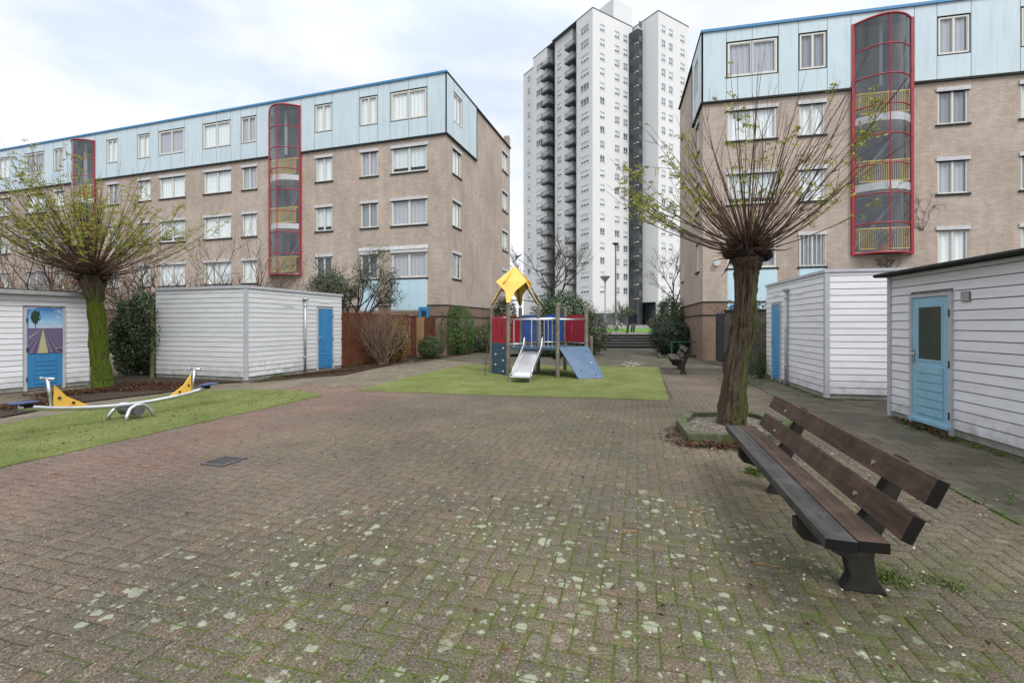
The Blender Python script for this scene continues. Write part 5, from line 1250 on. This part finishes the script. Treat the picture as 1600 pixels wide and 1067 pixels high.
# trees in front of the tower
p = at(856, 507, 56); bare_tree((p.x, p.y, .9), 11.5, 4, 91, 'bare tree in front of the tower balconies', 'twig_grey', 5, .42, .14, trunk=2.0, fan=.55, group='bare trees by the tower')
p = at(1052, 507, 50); bare_tree((p.x, p.y, .9), 9.5, 4, 95, 'bare tree beside the right block in front of the tower wing', 'twig_grey', 5, .5, .10, trunk=2.2, fan=.6, group='bare trees by the tower')
p = at(966, 507, 48); bare_tree((p.x, p.y, .88), 3.6, 5, 99, 'young bare sapling at the foot of the tall light mast', 'twig_grey', 3, .4, .03, name='sapling', leafm='leaf_grey', lsize=.14)
p = at(1040, 507, 40); shrub('shrub', (p.x, p.y, .85), 1.5, 1.2, .75, 2600, .16, 'leaf_grey', 'pale flowering shrub on the upper plaza beside the steps', 84)

# ------------------------------------------------------------------ fences, pillar, walls
def board_fence(p0, p1, z1, mat, label, name='garden_fence', bw=.11, zt2=None, posts=True, slope=0):
    p0 = Vector((*p0[:2], 0)); p1 = Vector((*p1[:2], 0)); L = (p1-p0).length; th = atan2((p1-p0).y, (p1-p0).x)
    root = empty(name, p0, th, label=label, cat='fence'); q = MB(); n = int(L/bw); rr = random.Random(int(L*100))
    for i in range(n):
        zz = z1+slope*i/n+rr.uniform(-.008, .008); q.box(i*bw+.005, -.022-.018*(i % 2), .04, (i+1)*bw-.003+.012, -.002-.018*(i % 2), zz)
    q.build('boards', M[mat], root, uv=False)
    q = MB()
    for z in (.35, z1*.5, z1-.25): q.box(0, 0, z, L, .05, z+.08)
    q.build('fence_rail', M[mat], root, uv=False)
    if posts:
        k = max(1, round(L/1.8))
        for i in range(k+1): c = MB(); c.box(L*i/k-.045, .0505, 0, L*i/k+.045, .14, z1+.05); c.build('post', M[mat], root, uv=False)
    return root
q0 = A.w(.02, A.coly(533)-.02); q0b = at(640, 507, 19.2)
board_fence((q0.x+.02, q0.y, 0), tuple(gnd(639, 559.5)), 1.98, 'fence_red', 'red-brown board fence running from the grey shed to the gate')
pl_ = gnd(653, 558); board_fence(gnd(641, 559), gnd(650.2, 558), 1.86, 'fence_red', 'narrow red-brown garden gate beside the brick pillar', 'garden_gate', .09, posts=False)
q = MB(); q.box(-.14, -.14, 0, .14, .14, 1.9); q.build('brick_pillar', M['brick_pillar'], loc=(pl_.x+.12, pl_.y+.1, 0), rz=-.3, label='slim orange brick pillar between gate and fence', cat='pillar')
f0 = Vector((pl_.x+.3, pl_.y+.1, 0)); board_fence(f0, (LF.w(-.9, -.1).x+.35, LF.w(-.9, -.1).y-.3, 0), 1.86, 'fence_red', 'short red-brown fence from the brick pillar to the building corner', slope=.12)
# right side: dark panel fence, weathered wall
a_ = at(1119, 507, 19.7); a_.z = 0; b_ = at(1144, 507, 17.2); b_.z = 0
board_fence(a_, b_, 2.0, 'fence_dark', 'dark grey slatted fence beside the right block corner', bw=.1)
wl_ = MB(); w0 = gnd(1162, 583); w1 = C.w(0, C.coly(1198.5)+.03); L = (w1-w0).length; 
wl_.box(0, 0, 0, L+1.2, .16, 1.98); wl_.box(-.02, -.02, 1.98, L+1.25, .18, 2.03, 1); m_wood('wall_dirty', (.03, .028, .022), (.10, .09, .07), (1, 1, 1), .9, (.05, .06, .02))
o = wl_.build('garden_wall', [M['wall_dirty'], M['felt']], loc=(w0.x-.5, w0.y+.25, 0), rz=atan2((w1-w0).y, (w1-w0).x)*.3, label='dark stained garden wall between the leaning trunk and the middle shed', cat='wall')
P_ = np.array([w0.x+.25, w0.y+.15, 2.05])+RNG.normal(0, 1, (900, 3))*np.array([.5, .10, .16]); o = leaf_obj('ivy', P_, .07, M['leaf_grey']); tag(o, 'pale climbing plant spilling over the dark garden wall', 'ivy')
P_ = np.array([w1.x-.12, w1.y-.2, .0])+np.abs(RNG.normal(0, 1, (500, 3)))*np.array([.16, .1, .4])*np.array([-1, 1, 1]); o = leaf_obj('ivy', P_, .06, M['leaf_box']); tag(o, 'ivy growing up the wall foot beside the middle shed', 'ivy')

# ------------------------------------------------------------------ lamps, bollards, bicycles on the plaza
p = gnd(945.5, 547); root = empty('street_lamp', (p.x, p.y, 0), 0, label='white cone-topped street lamp beside the steps', cat='street lamp')
Hh = (547-432)/FPX*p.y
q = MB(); q.tube([(0, 0, 0), (0, 0, 1.1), (0, 0, 1.15), (0, 0, Hh-.32)], [.075, .07, .05, .04], 10); q.build('pole', M['zinc'], root, uv=False, smooth=True)
q = MB(); q.tube([(0, 0, Hh-.34), (0, 0, Hh-.28), (0, 0, Hh-.04), (0, 0, Hh)], [.06, .09, .29, .30], 18); q.tube([(0, 0, Hh), (0, 0, Hh+.05)], [.31, .05], 18); q.build('lamp_shade', M['lamp_white'], root, uv=False)
p = at(962, 516, 46); Hm = (516-378)/FPX*46; root = empty('light_mast', (p.x, p.y, PZ), 0, label='tall thin grey light mast on the upper plaza', cat='street lamp')
q = MB(); q.tube([(0, 0, 0), (0, 0, 1.6), (0, 0, 1.7), (0, 0, Hm-.2)], [.14, .13, .09, .06], 10); q.build('pole', M['galv_dark'], root, uv=False)
q = MB(); q.tube([(0, 0, Hm-.25), (0, 0, Hm-.1), (0, 0, Hm)], [.08, .34, .30], 14); q.build('lamp_shade', M['dark_metal'], root, uv=False)
bl0 = None
for i, (px, Y, t, lab) in enumerate(((980, 36, .10, 'dark bollard leaning at the top of the steps'), (986.3, 41, 0, 'dark bollard on the upper plaza, middle of the three'), (990, 41, 0, 'dark bollard on the upper plaza, right of the three'))):
    p = at(px, 515, Y)
    if bl0 is None:
        root = empty('bollard', (p.x, p.y, PZ-.01), 0, label=lab, cat='bollard', group='bollards above the steps')
        q = MB(); q.tube([(0, 0, 0), (t, 0, .72), (t*1.05, 0, .78)], [.085, .085, .05], 10); q.build('post', M['bollard'], root, uv=False)
        q = MB(); q.tube([(t*.85, 0, .62), (t*.92, 0, .66)], .087, 10); q.build('band', M['galv_dark'], root, uv=False); bl0 = root
    else:
        c = copy_tree(bl0); c.location = (p.x, p.y, PZ-.01); c['label'] = lab
def bicycle(loc, rz, lab, lean=.12):
    root = empty('bicycle', loc, rz, label=lab, cat='bicycle', group='bicycles parked on the upper plaza'); root.rotation_euler = (lean, 0, rz)
    for x in (-.52, .52):
        q = MB(); q.tube([(x+.33*cos(t), 0, .35+.33*sin(t)) for t in [i*pi/10 for i in range(21)]], .022, 6, cap=False)
        for i in range(6): q.tube([(x, 0, .35), (x+.32*cos(i*pi/3), 0, .35+.32*sin(i*pi/3))], .005, 3, cap=False)
        q.build('wheel', M['black'], root, uv=False)
    q = MB()
    for a_, b_ in (((-.52, .35), (-.12, .3)), ((-.12, .3), (-.25, .85)), ((-.25, .8), (.38, .82)), ((-.12, .3), (.4, .72)), ((.52, .35), (.36, .98)), ((-.52, .35), (-.23, .75))): q.tube([(a_[0], 0, a_[1]), (b_[0], 0, b_[1])], .022, 6)
    q.build('frame', M['slab_white'], root, uv=False)
    q = MB(); q.tube([(.33, -.28, 1.05), (.38, 0, 1.0), (.33, .28, 1.05)], .016, 6); q.build('handlebar', M['steel'], root, uv=False)
    q = MB(); q.box(-.36, -.07, .88, -.12, .07, .93); q.build('saddle', M['black'], root, uv=False); return root
p = at(968, 516, 44); b0 = bicycle((p.x, p.y, PZ), 2.3, 'bicycle leaning by the foot of the tall light mast')
p = at(942, 516, 40); c = copy_tree(b0); c.location = (p.x, p.y, PZ); c.rotation_euler = (.1, 0, 1.2); c['label'] = 'bicycle left of the white lamp post above the steps'
p = at(1022, 516, 70); c = copy_tree(b0); c.location = (p.x, p.y, 1.25); c.rotation_euler = (.1, 0, .1); c['label'] = 'bicycle in front of the tower entrance'
# low green rail of the right shrub bed, kerb
p = gnd(1062, 558)
q = MB()
for x in (-.35, .05, 1.3): q.tube([(p.x+x, p.y+.1, 0), (p.x+x, p.y+.1, .75)], .045, 8)
q.tube([(p.x-.4, p.y+.1, .72), (p.x+1.4, p.y+.1, .72)], .03, 6); q.build('bed_rail', M['hold_green'], uv=False, label='low dark green rail before the evergreen shrub bed', cat='railing')
k0, k1, k2 = gnd(1027, 545), gnd(1029, 559), gnd(1098, 558)
q = MB()
for a_, b_ in ((k0, k1), (k1, k2)):
    d = (b_-a_).normalized(); n_ = Vector((-d.y, d.x, 0)); q.prism([a_+d*.01, b_-d*.01, b_-d*.01+n_*.1, a_+d*.01+n_*.1], (0, 0, .11))
q.build('kerb', M['kerb'], uv=False, kind='structure')
# beds of soil
def blob(name, px, z, mat, **k): sheet(name, gp(*px), z, M[mat], **k)
blob('soil_bed', [(0, 632), (60, 622), (150, 607), (260, 603), (300, 606), (250, 614), (130, 628), (0, 652)], .006, 'soil', kind='structure')
blob('soil_bed', [(150, 604), (384, 597), (300, 588), (160, 588)], .007, 'soil', kind='structure')
blob('soil_bed', [(387, 598), (470, 590), (540, 585), (640, 563), (720, 556), (640, 549), (535, 571)], .005, 'soil', kind='structure')
blob('soil_bed', [(660, 560), (715, 557), (770, 545), (790, 530), (690, 540)], .006, 'soil', kind='structure')
blob('soil_bed', [(1030, 557), (1096, 556.5), (1100, 535), (1035, 535)], .005, 'soil', kind='structure')
# ------------------------------------------------------------------ litter: leaves, twigs, weeds
def scatter(name, regs, size, mat, label, cat, flat=.25, zz=.012, elong=1.6):
    P_ = []
    for (x0, y0, x1, y1, n, sx) in regs:     # pixel segment, count, spread in metres
        a_, b_ = gnd(x0, y0), gnd(x1, y1); t = RNG.random(n)[:, None]
        P_.append(np.array(a_)*(1-t)+np.array(b_)*t+RNG.normal(0, 1, (n, 3))*np.array([sx, sx, 0])+np.array([0, 0, 1])*(RNG.random((n, 1))*.03+zz))
    P_ = np.concatenate(P_); nrm = np.tile(np.array([0, 0, 1.]), (len(P_), 1))
    V, F = leafmesh(P_, size, elong, nrm, 1/flat*.6); o = npmesh(name, V, F, M[mat]); tag(o, label, cat, kind='stuff'); return o
scatter('fallen_leaves', [(70, 618, 150, 612, 1500, .22), (150, 610, 290, 606, 2200, .20), (200, 600, 300, 602, 900, .25), (0, 640, 90, 628, 700, .2), (440, 590, 560, 578, 1300, .13), (560, 576, 680, 562, 900, .2), (1070, 697, 1200, 701, 420, .09), (1054, 672, 1052, 692, 90, .08), (1290, 622, 1395, 618, 160, .1), (1405, 655, 1490, 690, 160, .06)],
        .055, 'leaf_dead', 'brown fallen leaves heaped round the beds and shed feet', 'leaves')
plain('chip', (.42, .39, .33), .8, 0, .3, 40); plain('straw', (.30, .17, .07), .8)
scatter('litter_bits', [(100, 950, 1500, 950, 60, .8), (300, 750, 1300, 750, 110, 1.3), (500, 650, 1200, 650, 140, 1.2), (1250, 720, 1550, 800, 60, .3), (1180, 900, 1550, 950, 60, .3), (600, 590, 1040, 600, 70, .8), (100, 660, 450, 630, 60, .4)], .020, 'chip', 'small pale chips and petals strewn over the paving', 'litter', .3, .004)
scatter('dry_leaf_bits', [(400, 900, 1400, 900, 60, .8), (300, 700, 1200, 700, 130, 1.2), (1250, 700, 1580, 800, 60, .3), (0, 700, 460, 620, 120, .3), (590, 605, 1040, 600, 90, .7)], .035, 'leaf_dead', 'single dry brown leaves strewn over paving and turf', 'leaves', .3, .006)
def twig(px, py, L, rz, label):
    p = gnd(px, py); q = MB(); q.tube([(-L/2, 0, .008), (-L/6, .008, .012), (L/5, -.004, .010), (L/2, .006, .007)], .004, 5); q.build('twig', M['straw'], loc=(p.x, p.y, .003), rz=rz, uv=False, label=label, cat='twig')
twig(1200, 885, .14, -.35, 'straw-coloured twig lying left of the near bench foot'); twig(1095, 800, .14, -.5, 'thin dry twig on the bricks left of the near bench'); twig(985, 832, .10, .1, 'curled dry twig on the mossy bricks')
def weed(px, py, r, n, mat, label, h=.05, size=.03):
    p = gnd(px, py); k = n; P_ = np.array([p.x, p.y, 0])+RNG.normal(0, 1, (k, 3))*np.array([r, r, 0])+np.abs(RNG.normal(0, 1, (k, 3)))*np.array([0, 0, h])+np.array([0, 0, .006])
    o = leaf_obj('weed', P_, size, M[mat], None, 2.6); tag(o, label, 'weed', kind='stuff')
weed(1180, 740, .05, 380, 'grass_blade', 'green moss and grass tuft under the seat of the near bench', .025)
weed(1385, 905, .06, 420, 'grass_blade', 'grass tuft behind the front foot of the near bench', .02, .022)
weed(1480, 915, .05, 200, 'grass_blade', 'thin grass tuft right of the front bench foot', .015, .02)
weed(1450, 668, .07, 160, 'leaf_bright', 'small green weed under the pale blue shed door', .03, .04)
weed(1577, 785, .015, 30, 'leaf_bright', 'single small weed sprouting at the right edge of the paving', .07, .03)
weed(430, 588, .20, 420, 'leaf_bright', 'green weeds at the foot of the grey shed downpipe', .04, .06)
weed(1100, 557, .2, 240, 'leaf_bright', 'green weeds at the right block corner', .1, .07)
weed(1150, 600, .2, 300, 'leaf_bright', 'tall weeds at the foot of the dark wall behind the trunk', .08, .06)
P_ = []
for (x0, y0, x1, y1, n, s_) in ((1400, 657, 1600, 722, 1600, .035), (1200, 590, 1290, 626, 700, .03), (1290, 626, 1392, 622, 350, .03), (390, 597, 480, 590, 300, .04), (2, 622, 140, 605, 200, .03)):
    a_, b_ = gnd(x0, y0), gnd(x1, y1); t = RNG.random(n)[:, None]; t = t+.04*np.sin(t*40); P_.append(np.array(a_)*(1-t)+np.array(b_)*t+RNG.normal(0, 1, (n, 3))*np.array([s_, s_, 0])+np.abs(RNG.normal(0, 1, (n, 3)))*np.array([0, 0, .010])+np.array([0, 0, .004]))
P_ = np.concatenate(P_); V, F = leafmesh(P_, .022, 2.2); o = npmesh('moss', V, F, M['grass_blade']); tag(o, 'moss and short grass along the foot of the sheds', 'moss', kind='stuff')

# short loose fibres standing in the artificial turf
def in_poly(P, poly):
    x, y = P[:, 0], P[:, 1]; ins = np.zeros(len(P), bool); n = len(poly)
    for i in range(n):
        x1, y1 = poly[i]; x2, y2 = poly[(i+1) % n]
        ins ^= ((y1 > y) != (y2 > y)) & (x < (x2-x1)*(y-y1)/((y2-y1) if abs(y2-y1) > 1e-9 else 1e-9)+x1)
    return ins
for poly, n in ((gp((560, 609.5), (620, 613), (800, 618.5), (1045, 626), (1030, 574), (880, 571.5), (728, 570.5), (690, 577), (640, 589)), 12000), (tl, 20000)):
    pa = np.array(poly); lo, hi = pa.min(0)-.02, pa.max(0)+.02; P_ = lo+RNG.random((n*2, 2))*(hi-lo); P_ = P_[in_poly(P_, poly)][:n]
    P_ = np.c_[P_, np.full(len(P_), .016)]; k = len(P_); a = RNG.random(k)*6.28; u = np.c_[np.cos(a), np.sin(a), np.zeros(k)]; t = np.c_[RNG.normal(0, .5, (k, 2)), np.ones(k)]
    h_ = (.010+.012*RNG.random(k))[:, None]; V = np.stack([P_-u*.004, P_+u*.004, P_+t*h_], 1).reshape(-1, 3)
    o = npmesh('turf_fibre', V, np.arange(3*k).reshape(k, 3), M['fibre']); tag(o, 'short green fibres of the artificial turf', 'turf', kind='stuff')

# bare climber traces on the right block, chalky marks on the path
def climber(x, z, seed, label, n=5, L=.7):
    rr = random.Random(seed); mb = MB()
    def tw_(p, d, L_, r, dep):
        pts_ = [Vector(p)]
        for i in range(5): d = (d+Vector((rr.gauss(0, .22), 0, rr.gauss(0, .22)))).normalized(); q_ = pts_[-1]+d*L_/5; q_.y = -.018-rr.random()*.01; pts_.append(q_)
        mb.tube(pts_, [r*(1-.12*i) for i in range(6)], 4, cap=False)
        if dep:
            for i in range(3): a = rr.gauss(0, .8); tw_(pts_[rr.randint(2, 5)], Vector((d.x*cos(a)-d.z*sin(a), 0, d.x*sin(a)+d.z*cos(a))), L_*.6, r*.65, dep-1)
    for i in range(n): tw_((x+rr.gauss(0, .04), -.02, z), Vector((rr.gauss(0, .7), 0, 1)), L, .009, 3)
    o = mb.build('climbing_plant', M['twig_grey'], uv=False, loc=RF.o, rz=-RF.th, label=label, cat='climber')
climber(RF.colx(1440), 5.3, 3, 'bare climbing stems on the brick right of the lower red stair bay', 6, .85)
climber(RF.colx(1392), 3.6, 5, 'low bare climber on the brick just under the red stair bay', 6, .45)
q = MB(); rr = random.Random(9)
for (px, py) in ((975, 569), (984, 567), (992, 568), (978, 565), (986, 564.5), (994, 566), (981, 571), (990, 571), (998, 569.5)):
    p = gnd(px, py); q.box(p.x-.07+rr.random()*.02, p.y-.10, 0, p.x+.07, p.y+.10+rr.random()*.05, .0025)
q.build('painted_marking', M['chip'], loc=(0, 0, -.010), uv=False, kind='structure')
